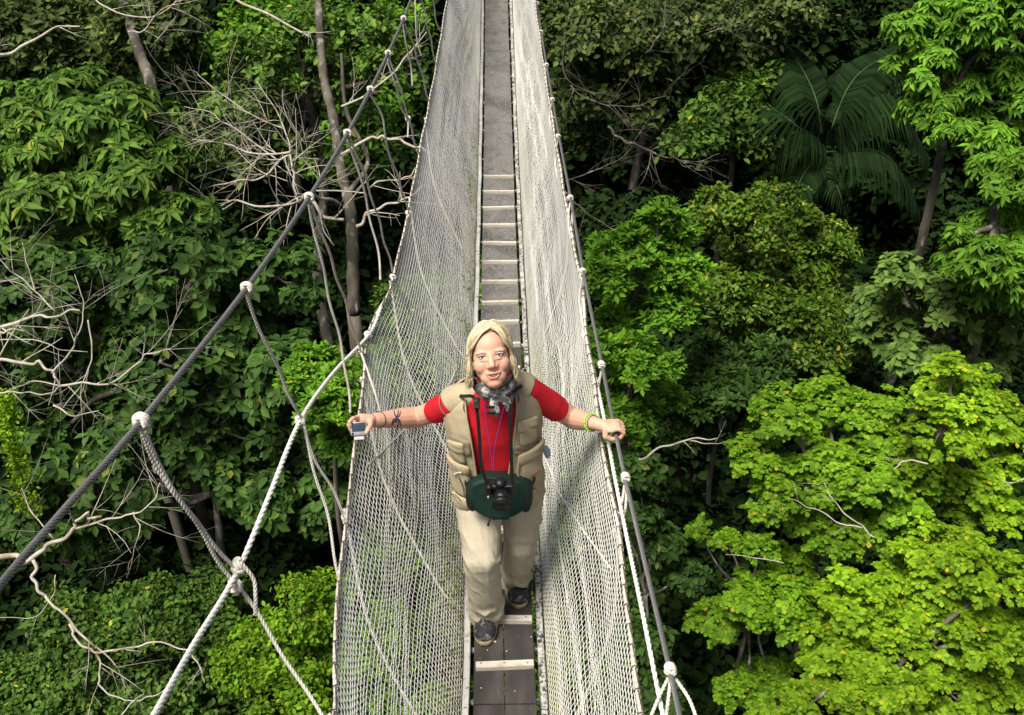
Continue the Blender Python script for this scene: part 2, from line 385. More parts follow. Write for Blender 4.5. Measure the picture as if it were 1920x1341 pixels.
# ---- cables
def cable(name, pts, R, m, strands, label, cat, step=8, group=None, pitch=None):
    mb = MB(); rope_mb(mb, line(pts), R, strands, pitch or R*9, 6, core=strands > 3); o = mb.build(name, M[m])
    return tag(o, label, cat, group)
CABL = [(-140,1290,1.0),(0,1098,1.38),(130,945,1.68),(265,790,2.03),(463,540,2.75),(580,370,3.45),(652,250,4.15),(695,168,4.85),(728,100,5.55),(757,35,6.3),(778,-20,7.1),(812,-110,9.2),(835,-180,12)]
CABR = [(1330,1600,1.5),(1290,1420,1.82),(1257,1262,2.12),(1215,1080,2.55),(1173,900,3.02),(1152,800,3.33),(1130,690,3.8),(1094,510,4.72),(1070,372,5.65),(1048,255,6.7),(1036,187,7.5),(1025,122,8.3),(1015,60,9.3),(1006,0,10.4),(996,-60,12)]
cable('steel_cable', CABL, .0090, 'cable', 6, 'thick dark steel cable rising from the lower left corner to the top, with rope knots', 'cable', group='steel cables of the walkway')
cable('steel_cable', CABR, .0088, 'cable', 6, 'thinner dark steel cable on the right, gripped by the fist with the green wristband', 'cable', group='steel cables of the walkway')
ROPL = [(200,1500,1.15),(290,1341,1.45),(363,1210,1.78),(444,1075,2.15),(505,930,2.5),(563,790,2.95),(625,700,3.6),(692,628,4.25),(715,575,4.5)]
ROPR = [(1275,1480,1.85),(1243,1341,2.06),(1205,1150,2.4),(1176,1010,2.80),(1150,880,3.18),(1132,780,3.52),(1115,700,3.9),(1101,638,4.2),(1094,560,4.6)]
cable('hand_rope', ROPL, .0090, 'white_rope', 3, 'white hand rope slanting from the bottom left up to the edge of the left net', 'rope', group='white hand ropes')
cable('hand_rope', ROPR, .0080, 'white_rope', 3, 'white hand rope running down along the right net beside the steel cable', 'rope', group='white hand ropes')
# ---- suspender ropes with knots
def coil(mb, c, ax, R, rr, turns=3.2, jx=0):
    """rope turns wound round a line at c: the knot"""
    c = np.asarray(c, float); ax = nrm(ax); a = np.array([0, 0, 1.]) if abs(ax[2]) < .9 else np.array([1., 0, 0]); n = nrm(np.cross(ax, a)); b = np.cross(ax, n)
    P = []
    for t in np.linspace(0, turns*2*math.pi, int(turns*14)):
        k = t/(turns*2*math.pi); rad = R*(1+.25*math.sin(k*math.pi))
        P.append(c+ax*(k-.5)*turns*rr*1.55+rad*(math.cos(t)*n+math.sin(t)*b))
    mb.tube(P, rr, 7)
    # a crossing turn over the coil
    P = [c+ax*rr*1.9*math.cos(t)*1.2+n*(R+rr*.6)*math.sin(t)*1.05+b*(R+rr)*.75*math.cos(t*.5) for t in np.linspace(0, 6.28, 20)]
    mb.tube(P, rr*.95, 7)
def hitch(mb, c, d, R, seed):
    """lumpy overhand knot on a rope going along d"""
    rs = np.random.RandomState(seed); d = nrm(d); n = nrm(np.cross(d, rs.normal(size=3))); b = np.cross(d, n); P = []
    for t in np.linspace(0, 2*math.pi, 40): P.append(np.asarray(c)+R*1.5*((math.sin(t)+1.6*math.sin(2*t))*.55*n+(math.cos(t)-1.6*math.cos(2*t))*.45*d-math.sin(3*t)*.7*b))
    mb.tube(P, R*.85, 7)
def suspender(strands, knot, label, kax, R=.0085, extra=(), side='left', cabR=.0098, ks=1.0):
    k = at(*knot); root = empty('suspender_rope', k, label, 'rope', 'suspender ropes on the %s side' % side)
    for s in strands:
        mb = MB(); P = line(s); P = P+.004*np.stack([np.sin(P[:, 2]*19), np.cos(P[:, 2]*23), 0*P[:, 0]], -1)
        rope_mb(mb, P, R, 3); mb.build('strand', M['rope'], root)
    mb = MB(); coil(mb, k, kax, cabR+R*.35, R*.78*ks, 3.1); hitch(mb, k+nrm(k-CAM)*-.004+np.array([0, 0, -.010]), nrm(np.cross(kax, [0, .3, 1.])), R*1.0*ks, int(abs(k[0]*1000)) % 97); mb.build('knot', M['rope'], root)
    for i, e in enumerate(extra):
        mb = MB(); p = at(*e[:3]); coil(mb, p, e[3], R*1.9, R*.9, 2.2); hitch(mb, p+np.array([0, 0, -.012]), e[3], R*1.25, i); mb.build('knot', M['rope'], root)
def adir(P, i): return at(*P[i+1])-at(*P[i-1])
vL = (0.1, 1, -.1)
aL = adir(CABL, 4)
suspender([[(262,800,2.03),(300,885,2.07),(380,995,2.11),(440,1062,2.15)], [(268,806,2.02),(318,905,2.04),(385,1010,2.09),(436,1090,2.13),(500,1175,2.10),(560,1275,2.03),(612,1362,1.95)],
           [(452,1052,2.15),(473,1085,2.14),(476,1120,2.12),(478,1155,2.11)]],
          (265,790,2.03), 'suspender rope from the biggest knot, crossing the white rope in a double knot', aL, .0064, [(446,1060,2.15,(1, .3, .3)), (441,1098,2.12,(.4, 1, -.3))], ks=1.15)
suspender([[(462,552,2.75),(488,620,2.79),(525,700,2.87),(563,785,2.95)], [(563,792,2.95),(592,860,2.95),(625,925,2.95),(650,975,2.96)], [(566,795,2.94),(590,880,2.88),(612,965,2.82),(637,1085,2.72)]],
          (463,540,2.75), 'suspender rope from the second knot, splitting in two below the white rope', aL, .0060, [(563,789,2.95,(.3, 1, -.4)), (650,972,2.97,(0, 1, 0))])
suspender([[(578,380,3.45),(600,480,3.5),(625,590,3.55),(650,700,3.55),(655,775,3.5)], [(584,385,3.45),(615,470,3.6),(648,570,3.85),(675,660,4.0)], [(676,662,4.0),(690,700,3.85),(705,740,3.75),(720,790,3.65)]],
          (580,370,3.45), 'suspender rope from the third knot, one strand dangling to the hand with the camera', aL, .0057, [(674,658,4.02,(.4, 1, -.4)), (690,628,4.25,(0, 1, 0))])
suspender([[(652,262,4.15),(672,320,4.2),(692,400,4.25),(706,460,4.25),(714,525,4.2)], [(658,262,4.15),(684,330,4.4),(712,420,4.65),(736,508,4.9)]],
          (652,250,4.15), 'suspender rope from the fourth knot, beside the forked grey trunk', aL, .0055, [(737,520,4.88,(0, 1, 0))])
suspender([[(695,178,4.85),(716,215,4.9),(722,260,4.95),(738,310,5.1),(752,350,5.3),(766,400,5.6)]],
          (695,168,4.85), 'suspender rope with a wavy kink from the fifth knot, above the arching dead branch', aL, .0055, [(766,400,5.6,(0, 1, 0))])
suspender([[(727,112,5.55),(742,165,5.6),(752,200,5.7),(764,222,5.8)], [(731,110,5.55),(748,160,5.6),(762,205,5.7),(766,222,5.8),(776,260,6.1),(786,292,6.4)], [(766,224,5.8),(763,258,5.75)]],
          (728,100,5.55), 'suspender rope with a loop knot halfway down, from the sixth knot', aL, .0055, [(765,222,5.8,(.4, .2, -1))])
suspender([[(757,45,6.3),(762,90,6.35),(772,130,6.4),(774,160,6.4)], [(761,45,6.3),(778,95,6.6),(795,155,7.0),(808,205,7.4)]],
          (757,35,6.3), 'suspender rope from the topmost knot in view, with one short loose end', aL, .0055)
suspender([[(780,-20,7.1),(779,50,7.1),(790,105,7.15)], [(786,-20,7.1),(800,40,7.6),(812,95,8.1),(820,140,8.4)]], (778,-25,7.1), 'suspender rope entering at the top edge, left of two more', aL, .0055)
suspender([[(802,-60,8.6),(812,0,8.7),(818,40,8.9),(834,75,9.3)]], (800,-75,8.5), 'rightmost suspender rope at the top edge, against the left net', aL, .0055)
aR = adir(CABR, 4)
SR = [((1257,1255,2.12), [[(1252,1270,2.12),(1236,1305,2.1),(1214,1365,2.05)], [(1256,1272,2.12),(1252,1310,2.06),(1246,1370,1.98)], [(1264,1272,2.12),(1290,1310,2.05),(1306,1350,1.98)]], 'suspender rope under the big triple knot at the bottom right of the bridge', 1.25),
      ((1173,895,3.03), [[(1170,905,3.03),(1165,950,3.0),(1154,1005,2.97)], [(1174,910,3.03),(1172,960,2.98),(1157,1008,2.96)]], 'suspender rope on the right just below the fist', 1.1),
      ((1128,684,3.82), [[(1126,695,3.82),(1122,740,3.8),(1124,800,3.7)], [(1130,695,3.82),(1120,720,3.85),(1114,760,3.8)]], 'suspender rope on the right just above the fist, with a hanging loop', 1.0),
      ((1093,509,4.73), [[(1091,518,4.73),(1087,560,4.7),(1092,600,4.6)], [(1095,520,4.73),(1091,570,4.7),(1097,632,4.3)]], 'suspender rope on the right level with the bright green bush top', 1.0),
      ((1070,371,5.66), [[(1068,380,5.66),(1066,410,5.6),(1072,450,5.5)], [(1073,380,5.66),(1074,420,5.6),(1080,462,5.4)]], 'fifth suspender rope on the right cable counted from the bottom', 1.0),
      ((1047,256,6.7), [[(1045,263,6.7),(1042,300,6.7),(1046,345,6.5)]], 'sixth suspender rope on the right cable counted from the bottom', .95),
      ((1036,187,7.5), [[(1034,192,7.5),(1031,215,7.5),(1033,240,7.4)]], 'seventh suspender rope on the right cable counted from the bottom', .95),
      ((1025,122,8.3), [[(1024,126,8.3),(1021,150,8.3),(1024,178,8.2)]], 'eighth suspender rope on the right cable counted from the bottom', .95),
      ((1015,60,9.3), [[(1014,64,9.3),(1012,84,9.3),(1014,108,9.2)]], 'ninth suspender rope on the right cable counted from the bottom', .95),
      ((1008,6,10.2), [[(1007,10,10.2),(1004,26,10.2),(1007,46,10.1)]], 'small top suspender rope at the upper edge on the right cable', .95)]
for k, st, lb, ks in SR: suspender(st, k, lb, aR, .0060, [(1156,1000,2.97,(0, 1, 0))] if k[0] == 1173 else ([(1098,634,4.3,(0, 1, 0))] if k[0] == 1093 else []), 'right', .0088, ks)
# slings that pass outside the nets and under the ladder
def sling(s, E, Y, dy, label):
    a = interpY(E, np.array([Y]))[0]+np.array([s*.012, 0, 0]); b = np.array([s*(W2+.03), Y+dy, float(lad_z(Y+dy))-.1])
    m1 = a*.6+b*.4+np.array([s*.085, 0, -.03]); m2 = a*.25+b*.75+np.array([s*.06, 0, -.03]); c = np.array([0, Y+dy, float(lad_z(Y+dy))-.12])
    mb = MB(); rope_mb(mb, crom([a, m1, m2, b, c], 8), .007, 3); tag(mb.build('sling_rope', M['rope']), label, 'rope', 'sling ropes outside the nets under the ladder')
for i, Y in enumerate((2.05, 2.95, 3.8, 4.85, 6.0, 7.4)):
    sling(-1, EL, Y, -.28, ['lowest','second lowest','third lowest','fourth lowest','fifth lowest','topmost'][i]+' sling rope showing through the left net down to the ladder')
    sling(1, ER, Y, -.2, ['lowest','second lowest','third lowest','fourth lowest','fifth lowest','topmost'][i]+' sling rope showing through the right net down to the ladder')
# ================================================================== THE FOREST
GZ = -17.0
def ground_z(x, y): return GZ+1.2*snoise(np.stack([np.atleast_1d(x), np.atleast_1d(y)], -1).astype(float), .05, 5, 3)
gx, gy = np.meshgrid(np.linspace(-160, 160, 140), np.linspace(-40, 260, 140)); gv = np.stack([gx.ravel(), gy.ravel(), ground_z(gx.ravel(), gy.ravel())], -1)
ii = np.arange(140*140).reshape(140, 140); gf = np.stack([ii[:-1, :-1], ii[:-1, 1:], ii[1:, 1:], ii[1:, :-1]], -1).reshape(-1, 4)
tag(link('ground', npmesh('ground', gv, gf), mat('forest_floor', (.035, .026, .017), .95, [(.6, (.02, .022, .010), .45, .65), (6, (.06, .045, .03), .55, .7)], .5, 8)), kind='structure')

LM = {
 'big': leafmat('leaf_big_yellow_green', (.060, .14, .020), (.155, .285, .040), (.38, .40, .05)),
 'dark': leafmat('leaf_dark_rosette', (.026, .070, .014), (.075, .155, .028), (.18, .22, .04)),
 'mid': leafmat('leaf_mid_green', (.045, .11, .018), (.11, .21, .03), (.35, .38, .04)),
 'fresh': leafmat('leaf_fresh_green', (.08, .21, .015), (.17, .37, .025), (.30, .38, .03)),
 'lime': leafmat('leaf_lime', (.15, .32, .011), (.29, .49, .020), (.55, .52, .03), trans=.4),
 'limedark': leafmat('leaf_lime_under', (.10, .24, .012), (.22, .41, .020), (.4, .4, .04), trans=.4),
 'fern': leafmat('leaf_pinnate', (.11, .27, .02), (.20, .42, .035), trans=.4),
 'olive': leafmat('leaf_olive', (.050, .090, .022), (.12, .175, .042), (.3, .3, .06)),
 'round': leafmat('leaf_small_glossy', (.045, .100, .012), (.13, .23, .022), (.40, .36, .03), rough=.35),
 'grey': leafmat('leaf_greyish_broad', (.07, .15, .03), (.17, .28, .055)),
 'deep': leafmat('leaf_deep_shade', (.009, .022, .006), (.020, .042, .010), trans=.1, rough=.8, spec=.03),  # forest gloom painted into the leaf colour itself
}
def leaf(l, w, shape=.0, fold=.22, droop=.3):
    """one leaf along +y, 6 corners; shape -1 widest near base, +1 near tip"""
    a, b = (.33, .68); wa = w*(.85-.3*shape)/2*1.1; wb = w*(.85+.3*shape)/2*1.1
    V = np.array([(0, 0, 0), (-wa, a*l, fold*wa), (-wb, b*l, fold*wb), (0, l, 0), (wb, b*l, fold*wb), (wa, a*l, fold*wa)], float)
    V[:, 2] -= droop*l*(V[:, 1]/l)**2
    return V, np.array([(0, 3, 2, 1), (0, 5, 4, 3)])
def rot(ax, t):
    return np.array(Matrix.Rotation(t, 3, Vector(ax)))
def sprig(kind, seed):
    rs = np.random.RandomState(seed); VV, FF = [], []; off = 0
    def put(V, F, R, p):
        nonlocal off
        VV.append(V@np.array(R).T+p); FF.append(F+off); off += len(V)
    if kind == 'rosette':           # whorl of big drooping leaves
        n = rs.randint(6, 9)
        for i in range(n):
            l = rs.uniform(.75, 1.1); V, F = leaf(l, .50*l, .45, .25, rs.uniform(.15, .5))
            put(V, F, rot((0, 0, 1), 6.283*i/n+rs.uniform(-.25, .25))@rot((1, 0, 0), rs.uniform(-.1, .45)), np.array([0, 0, 0]))
    elif kind == 'droop':           # tuft of long hanging leaves
        n = rs.randint(6, 9)
        for i in range(n):
            l = rs.uniform(.8, 1.15); V, F = leaf(l, .46*l, .3, .3, rs.uniform(.6, 1.0))
            put(V, F, rot((0, 0, 1), 6.283*i/n+rs.uniform(-.3, .3))@rot((1, 0, 0), rs.uniform(.1, .5)), np.array([0, 0, 0]))
    elif kind == 'up':              # bunch of upright narrow leaves
        n = rs.randint(7, 10)
        for i in range(n):
            l = rs.uniform(.7, 1.05); V, F = leaf(l, .32*l, .5, .3, rs.uniform(0, .2))
            put(V, F, rot((0, 0, 1), 6.283*i/n+rs.uniform(-.3, .3))@rot((1, 0, 0), rs.uniform(.2, .95)), np.array([0, 0, rs.uniform(-.25, .1)]))
    elif kind == 'small':           # loose twig with many small leaves all ways
        n = 13
        for i in range(n):
            l = rs.uniform(.3, .5); V, F = leaf(l, .56*l, 0, .3, .25)
            put(V, F, rot((0, 0, 1), rs.uniform(0, 6.28))@rot((1, 0, 0), rs.uniform(-.7, .8)), rs.uniform(-1, 1, 3)*np.array([.55, .55, .35]))
    elif kind == 'obo':             # flat whorls of rounded leaflets
        for q in range(3):
            c = rs.uniform(-1, 1, 3)*np.array([.5, .5, .2]); n = rs.randint(4, 7); s0 = rs.uniform(0, 6.28)
            for i in range(n):
                l = rs.uniform(.38, .55); V, F = leaf(l, .66*l, .75, .18, .15)
                put(V, F, rot((0, 0, 1), s0+6.283*i/n+rs.uniform(-.25, .25))@rot((1, 0, 0), rs.uniform(-.25, .3)), c)
    elif kind == 'fern':            # hanging pinnate leaf, leaflets in pairs
        for q in range(2):
            a0 = rs.uniform(0, 6.28); n = 6; L = 1.1; base = rs.uniform(-.2, .2, 3); Rq = rot((0, 0, 1), a0)
            for i in range(n):
                t = (i+.6)/n; p = np.array([0, L*t, -.45*t*t*L]); l = .50*(1-.35*abs(t-.5))
                for s in (-1, 1):
                    V, F = leaf(l, .30*l, 0, .2, .5); put(V@rot((0, 0, 1), s*-1.0).T@np.eye(3), F, Rq, Rq@p+base)
    return np.concatenate(VV), np.concatenate(FF)
SPR = {k: [sprig(k, s) for s in range(4)] for k in ('rosette', 'droop', 'up', 'small', 'obo', 'fern')}
def scatter(kind, P, A, size, rs):
    """sprigs at P with axes A"""
    n = len(P); V_, F_, off = [], [], 0; ch = rs.randint(0, 4, n)
    for k in range(4):
        I = np.where(ch == k)[0]
        if not len(I): continue
        V, F = SPR[kind][k]; a = A[I]+1e-6; a /= np.linalg.norm(a, axis=1)[:, None]
        h = rs.normal(size=(len(I), 3)); x = np.cross(h, a); x /= np.linalg.norm(x, axis=1)[:, None]; y = np.cross(a, x)
        Rm = np.stack([x, y, a], 2); s = size*rs.uniform(.58, 1.28, len(I))
        W = np.einsum('nij,vj->nvi', Rm, V)*s[:, None, None]+P[I][:, None, :]
        V_.append(W.reshape(-1, 3)); F_.append((F[None]+(np.arange(len(I))*len(V))[:, None, None]).reshape(-1, 4)+off); off += W.shape[0]*W.shape[1]
    return np.concatenate(V_), np.concatenate(F_)
def limb(mb, a, b, r0, r1, rs, sag=.1, n=7, wob=.05):
    a = np.asarray(a, float); b = np.asarray(b, float); L = np.linalg.norm(b-a); P = []
    for i in range(n):
        t = i/(n-1); P.append(a*(1-t)+b*t+np.array([0, 0, -sag*L*math.sin(math.pi*t)])+(rs.normal(size=3)*wob*L*.4 if 0 < i < n-1 else 0))
    P = crom(P, 3); mb.tube(P, np.linspace(r0, r1, len(P)), 7); return P
NT = 0
def tree(name, label, cat, lobes, D, kind, lm, n, size, bark='bark', up=.55, group=None, seed=None, fill=.35, tr=.12, base=None, lumps=22, thin=0, low=-.35, twigs=True):
    """lobes: (px, py, rpx[, dD]) measured in the photograph at distance D; n sprigs in all"""
    global NT; NT += 1; seed = seed if seed is not None else NT*17; rs = np.random.RandomState(seed)
    Cs, Rs = [], []
    for l in lobes:
        d = D*(1+rs.uniform(-.05, .05))+(l[3] if len(l) > 3 else 0); Cs.append(atd(l[0], l[1], d)); Rs.append(l[2]*d/FPX)
    Cs = np.array(Cs); Rs = np.array(Rs); mid = Cs.mean(0)
    bx, by = (mid[0]+rs.uniform(-.5, .5), mid[1]+rs.uniform(.2, 1.0)) if base is None else base
    gz = float(ground_z(bx, by)[0]); root = empty(name, (bx, by, gz), label, cat, group)
    # foliage
    Ps, As = [], []; wts = Rs**2/np.sum(Rs**2); lumpsP = []
    for c, r, wt in zip(Cs, Rs, wts):
        m = max(8, int(n*wt)); d = rs.normal(size=(lumps*3, 3)); d /= np.linalg.norm(d, axis=1)[:, None]; d = d[d[:, 2] > low][:lumps]
        lc = c+d*r*rs.uniform(.50, .90, (len(d), 1))*np.array([1, 1, .8]); lr = r*rs.uniform(.18, .36, len(d)); lumpsP.append((c, lc))
        k = rs.randint(0, len(d), m); e = rs.normal(size=(m, 3)); e[:, 2] += .55; e /= np.linalg.norm(e, axis=1)[:, None]
        rad = rs.uniform(0, 1, m)**.33*1.08
        p = lc[k]+e*(lr[k]*rad)[:, None]*np.array([1, 1, .72]); ax = e*.7+(p-c)/r*.5+np.array([0, 0, up*1.6])+rs.normal(size=(m, 3))*.32
        Ps.append(p); As.append(ax)
        if fill:
            m2 = int(m*.22*fill); e = rs.normal(size=(m2, 3)); e /= np.linalg.norm(e, axis=1)[:, None]; p = c+e*r*rs.uniform(.2, .85, (m2, 1))*np.array([1, 1, .75])
            Ps.append(p); As.append(e*.5+np.array([0, 0, .8]))
    P = np.concatenate(Ps); A = np.concatenate(As); V, F = scatter(kind, P, A, size, rs)
    link('crown', npmesh('crown', V, F), LM[lm], root, smooth=False)
    # wood
    mb = MB(); top = mid+np.array([0, 0, -.2*Rs.mean()]); limb(mb, (bx, by, gz-.2), top, tr, tr*.45, rs, 0, 9, .02)
    mb.build('trunk', M[bark], root)
    lb = MB()
    for c, lc in lumpsP:
        limb(lb, top, c, tr*.38, tr*.14, rs, .05)
        for q in lc[:7]: limb(lb, c, q, tr*.14, tr*.04, rs, .06, 5)
    lb.build('limbs', M[bark], root)
    if twigs:
        tw = MB(); idx = rs.choice(len(P), min(len(P), 70), replace=False)
        for i in idx:
            lc = np.concatenate([q[1] for q in lumpsP]); j = np.argmin(np.linalg.norm(lc-P[i], axis=1)); limb(tw, lc[j], P[i], tr*.07, .004, rs, -.05, 4, .08)
        tw.build('twigs', M[bark], root)
    return root
# ---- nearer, recognisable trees (positions measured in the photograph)
tree('broadleaf_tree', 'tree with big drooping yellow green leaves in the upper left', 'tree',
     [(60,300,110),(190,250,130),(110,400,120),(250,360,115),(300,250,80),(20,220,90),(150,180,70),(180,470,100),(330,420,80)], 17, 'droop', 'big', 3300, .185, tr=.16, low=-.6)
tree('rosette_tree', 'dark tree with rosettes of broad leaves filling the left middle behind the steel cable', 'tree',
     [(60,560,130),(200,540,120),(330,500,120),(430,600,130),(300,680,130),(140,700,130),(520,520,100),(40,830,120),(250,850,120),(400,800,130),(560,700,110),(330,600,110)], 15.5, 'rosette', 'dark', 2500, .20, fill=.1, tr=.16, low=-.6)
tree('rosette_tree', 'dark rosette leaved tree at the lower left, between the two big rope knots', 'tree',
     [(560,860,100),(480,930,80),(600,940,80),(110,960,110),(250,960,60),(200,900,90),(640,820,70)], 16.0, 'rosette', 'dark', 1300, .19, tr=.13, low=-.6)
tree('slender_tree', 'slender tree with sparse light green leaves over the forked grey trunk, left of the bridge', 'tree',
     [(560,90,80),(480,130,80),(620,160,70),(680,60,70),(520,200,60),(430,200,60),(600,40,70),(730,130,60),(560,280,50),(450,300,60),(700,250,50)], 21, 'small', 'big', 800, .34, tr=.20, fill=.2, base=tuple(atd(668,560,19.5)[:2]), lumps=12)
tree('leafy_tree', 'bright green tree behind the dead twigs in the upper left centre', 'tree',
     [(440,170,90),(380,110,80),(500,60,90),(400,250,80),(700,180,90),(650,300,80),(740,60,70)], 24, 'small', 'fresh', 1100, .42, tr=.18)
tree('leafy_tree', 'dull dark green tree at the top left corner with a bare pale bough in front', 'tree',
     [(60,60,110),(180,110,100),(290,60,100),(230,20,80),(150,200,60)], 22, 'small', 'olive', 1300, .42, tr=.16)
tree('round_shrub', 'bright green bush seen between the white rope and the left net', 'bush',
     [(590,700,60),(650,720,60),(610,780,60),(660,820,60),(560,720,36),(700,690,50)], 13.5, 'up', 'fresh', 800, .14, tr=.07, up=.9)
tree('shrub_tree', 'mid green fine leaved tree crown at the bottom left', 'tree',
     [(300,1150,90),(200,1200,100),(120,1170,80),(380,1180,80),(250,1290,110),(100,1310,110),(390,1300,100),(400,1110,60),(20,1290,90)], 15.5, 'small', 'mid', 2300, .22, tr=.10, low=-.6)
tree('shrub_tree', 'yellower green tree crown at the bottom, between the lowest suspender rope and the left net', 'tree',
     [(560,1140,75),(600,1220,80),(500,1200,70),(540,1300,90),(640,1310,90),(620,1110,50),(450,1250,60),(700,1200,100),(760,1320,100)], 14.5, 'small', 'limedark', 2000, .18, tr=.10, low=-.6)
tree('olive_tree', 'greyish olive tree with many bare twigs at the top right of the bridge', 'tree',
     [(1080,60,90),(1180,90,100),(1290,60,100),(1100,170,80),(1220,190,80),(1390,80,90),(1150,30,80),(1470,30,70),(1080,260,60)], 25, 'small', 'olive', 2300, .40, tr=.2)
tree('leafy_tree', 'mid green round crown between the olive tree and the dark palm', 'tree',
     [(1350,230,75),(1400,260,60),(1300,270,50),(1390,190,60),(1430,150,50)], 24, 'small', 'mid', 700, .38, tr=.14)
tree('leafy_tree', 'bright green tree with drooping leaf tufts in the top right corner', 'tree',
     [(1780,60,100),(1880,40,110),(1730,130,70),(1830,170,100),(1900,200,90),(1740,210,60),(1790,260,60),(1700,60,50)], 17, 'droop', 'fern', 3300, .135, tr=.16, up=1.0)
tree('leafy_tree', 'bright green tree with drooping leaf tufts at the right edge, below the corner tree', 'tree',
     [(1890,340,80),(1910,430,80),(1850,500,80),(1900,520,90),(1840,420,36),(1800,440,24),(1870,260,36)], 15.5, 'droop', 'fern', 2300, .125, tr=.14, up=1.0)
tree('round_tree', 'dense domed tree with small glossy leaves right of centre', 'tree',
     [(1400,430,85),(1340,400,60),(1470,400,70),(1540,460,75),(1460,500,110),(1560,560,90),(1380,560,90),(1490,620,110),(1380,650,80),(1590,640,70),(1440,370,36)], 18.5, 'small', 'round', 3200, .24, tr=.18, low=-.5)
tree('bush_tree', 'bright green upright leaved bush top beside the right cable, above the fist', 'bush',
     [(1240,440,60),(1180,480,70),(1270,510,60),(1130,540,60),(1200,570,80),(1265,590,50),(1130,470,36),(1240,400,30),(1160,620,60)], 14.5, 'up', 'fresh', 1500, .15, tr=.09, up=.9)
tree('bush_tree', 'lower bright green bush directly behind and right of the fist', 'bush',
     [(1190,680,60),(1150,730,70),(1220,740,60),(1250,690,36),(1160,800,60),(1120,660,40)], 13.5, 'up', 'fresh', 950, .14, tr=.08, up=.9)
tree('bush_tree', 'dim green bush in the shade under the domed tree', 'bush',
     [(1360,700,70),(1310,740,60),(1400,740,60),(1440,680,50),(1290,800,60)], 15.5, 'up', 'dark', 900, .18, tr=.08, up=.8)
tree('broadleaf_tree', 'greyish green broad leaved tree at the right, above the lime green mass', 'tree',
     [(1690,530,60),(1640,570,60),(1760,560,70),(1850,590,80),(1900,650,70),(1690,620,60),(1780,640,60),(1720,680,60),(1620,640,40),(1840,680,70)], 16.5, 'rosette', 'grey', 800, .20, tr=.12)
tree('lime_tree', 'yellowest lime green tree at the right edge, middle height', 'tree',
     [(1800,720,70),(1770,800,80),(1860,780,80),(1900,860,90),(1800,900,80),(1780,680,26),(1850,960,90),(1720,860,60)], 11.5, 'obo', 'lime', 1250, .135, tr=.09, up=1.3)
tree('lime_tree', 'lime green tree with a forked bare stem, right of the shaded gap', 'tree',
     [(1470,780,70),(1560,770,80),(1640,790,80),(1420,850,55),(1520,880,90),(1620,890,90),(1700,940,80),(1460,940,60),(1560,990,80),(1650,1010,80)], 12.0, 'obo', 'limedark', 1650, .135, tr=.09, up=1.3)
tree('lime_tree', 'large lime green tree filling the bottom right corner', 'tree',
     [(1760,1050,90),(1860,1080,90),(1700,1130,90),(1600,1130,80),(1800,1180,100),(1900,1200,90),(1680,1240,90),(1560,1230,70),(1780,1300,90),(1880,1320,90),(1620,1320,80),(1480,1330,60)], 11.0, 'obo', 'lime', 2300, .13, tr=.10, up=1.3)
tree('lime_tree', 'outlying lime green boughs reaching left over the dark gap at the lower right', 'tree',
     [(1400,1130,60),(1340,1160,50),(1460,1120,60),(1400,1300,55),(1450,1270,50),(1480,1060,50),(1360,1010,26),(1310,990,20),(1420,1030,36),(1520,1170,60)], 12.0, 'obo', 'limedark', 1050, .13, tr=.06, up=1.2, thin=1)
tree('shrub_tree', 'dark green leafy shrub just right of the right net at the lower right', 'bush',
     [(1200,880,50),(1180,960,50),(1230,1020,50),(1200,1100,60),(1290,1080,40),(1190,1200,60),(1230,1300,60),(1170,1330,50)], 14, 'rosette', 'dark', 800, .15, tr=.06)
tree('shrub_tree', 'green tree crown seen through the net below the hiker on the left', 'tree',
     [(800,700,110),(760,860,110),(820,980,100),(740,1050,90),(840,1120,90),(900,560,100),(780,560,80)], 15.5, 'small', 'mid', 1500, .22, tr=.10, low=-.6)
tree('shrub_tree', 'green tree crown seen through the right net below the hiker', 'tree',
     [(1060,880,90),(1080,1020,90),(1050,1180,100),(1100,1280,90),(1040,700,90),(960,1330,100),(1000,1000,80)], 15.0, 'small', 'mid', 1500, .22, tr=.10, low=-.6)
# ---- darker trees behind and below, with the shade of the others put into their leaf colour
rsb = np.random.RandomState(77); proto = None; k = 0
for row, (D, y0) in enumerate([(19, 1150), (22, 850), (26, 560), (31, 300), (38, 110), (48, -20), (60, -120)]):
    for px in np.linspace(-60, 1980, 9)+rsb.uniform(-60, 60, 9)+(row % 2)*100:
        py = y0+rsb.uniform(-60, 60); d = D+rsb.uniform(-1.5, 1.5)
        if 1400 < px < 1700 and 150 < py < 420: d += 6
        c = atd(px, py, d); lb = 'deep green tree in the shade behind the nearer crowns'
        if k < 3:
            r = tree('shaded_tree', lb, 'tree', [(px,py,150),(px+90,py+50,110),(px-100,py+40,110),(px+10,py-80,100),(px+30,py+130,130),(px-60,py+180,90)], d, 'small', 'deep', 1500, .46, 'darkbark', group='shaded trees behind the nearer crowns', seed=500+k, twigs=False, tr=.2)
            if proto is None: proto = []
            proto.append((r, c, d))
        else:
            src, c0, d0 = proto[k % 3]; s = float(d/d0*rsb.uniform(.9, 1.15)); ro = float(rsb.uniform(0, 6.28))
            r = src.copy(); col.objects.link(r); hz = float(c[2]-s*(c0[2]-src.location.z)); dx = c0-np.array(src.location)
            off = np.array(Matrix.Rotation(ro, 3, 'Z')@Vector(dx*s)); r.location = (c[0]-off[0], c[1]-off[1], hz); r.rotation_euler = (0, 0, ro); r.scale = (s, s, s)
            for ch in list(src.children):
                q = ch.copy(); col.objects.link(q); q.parent = r
        k += 1
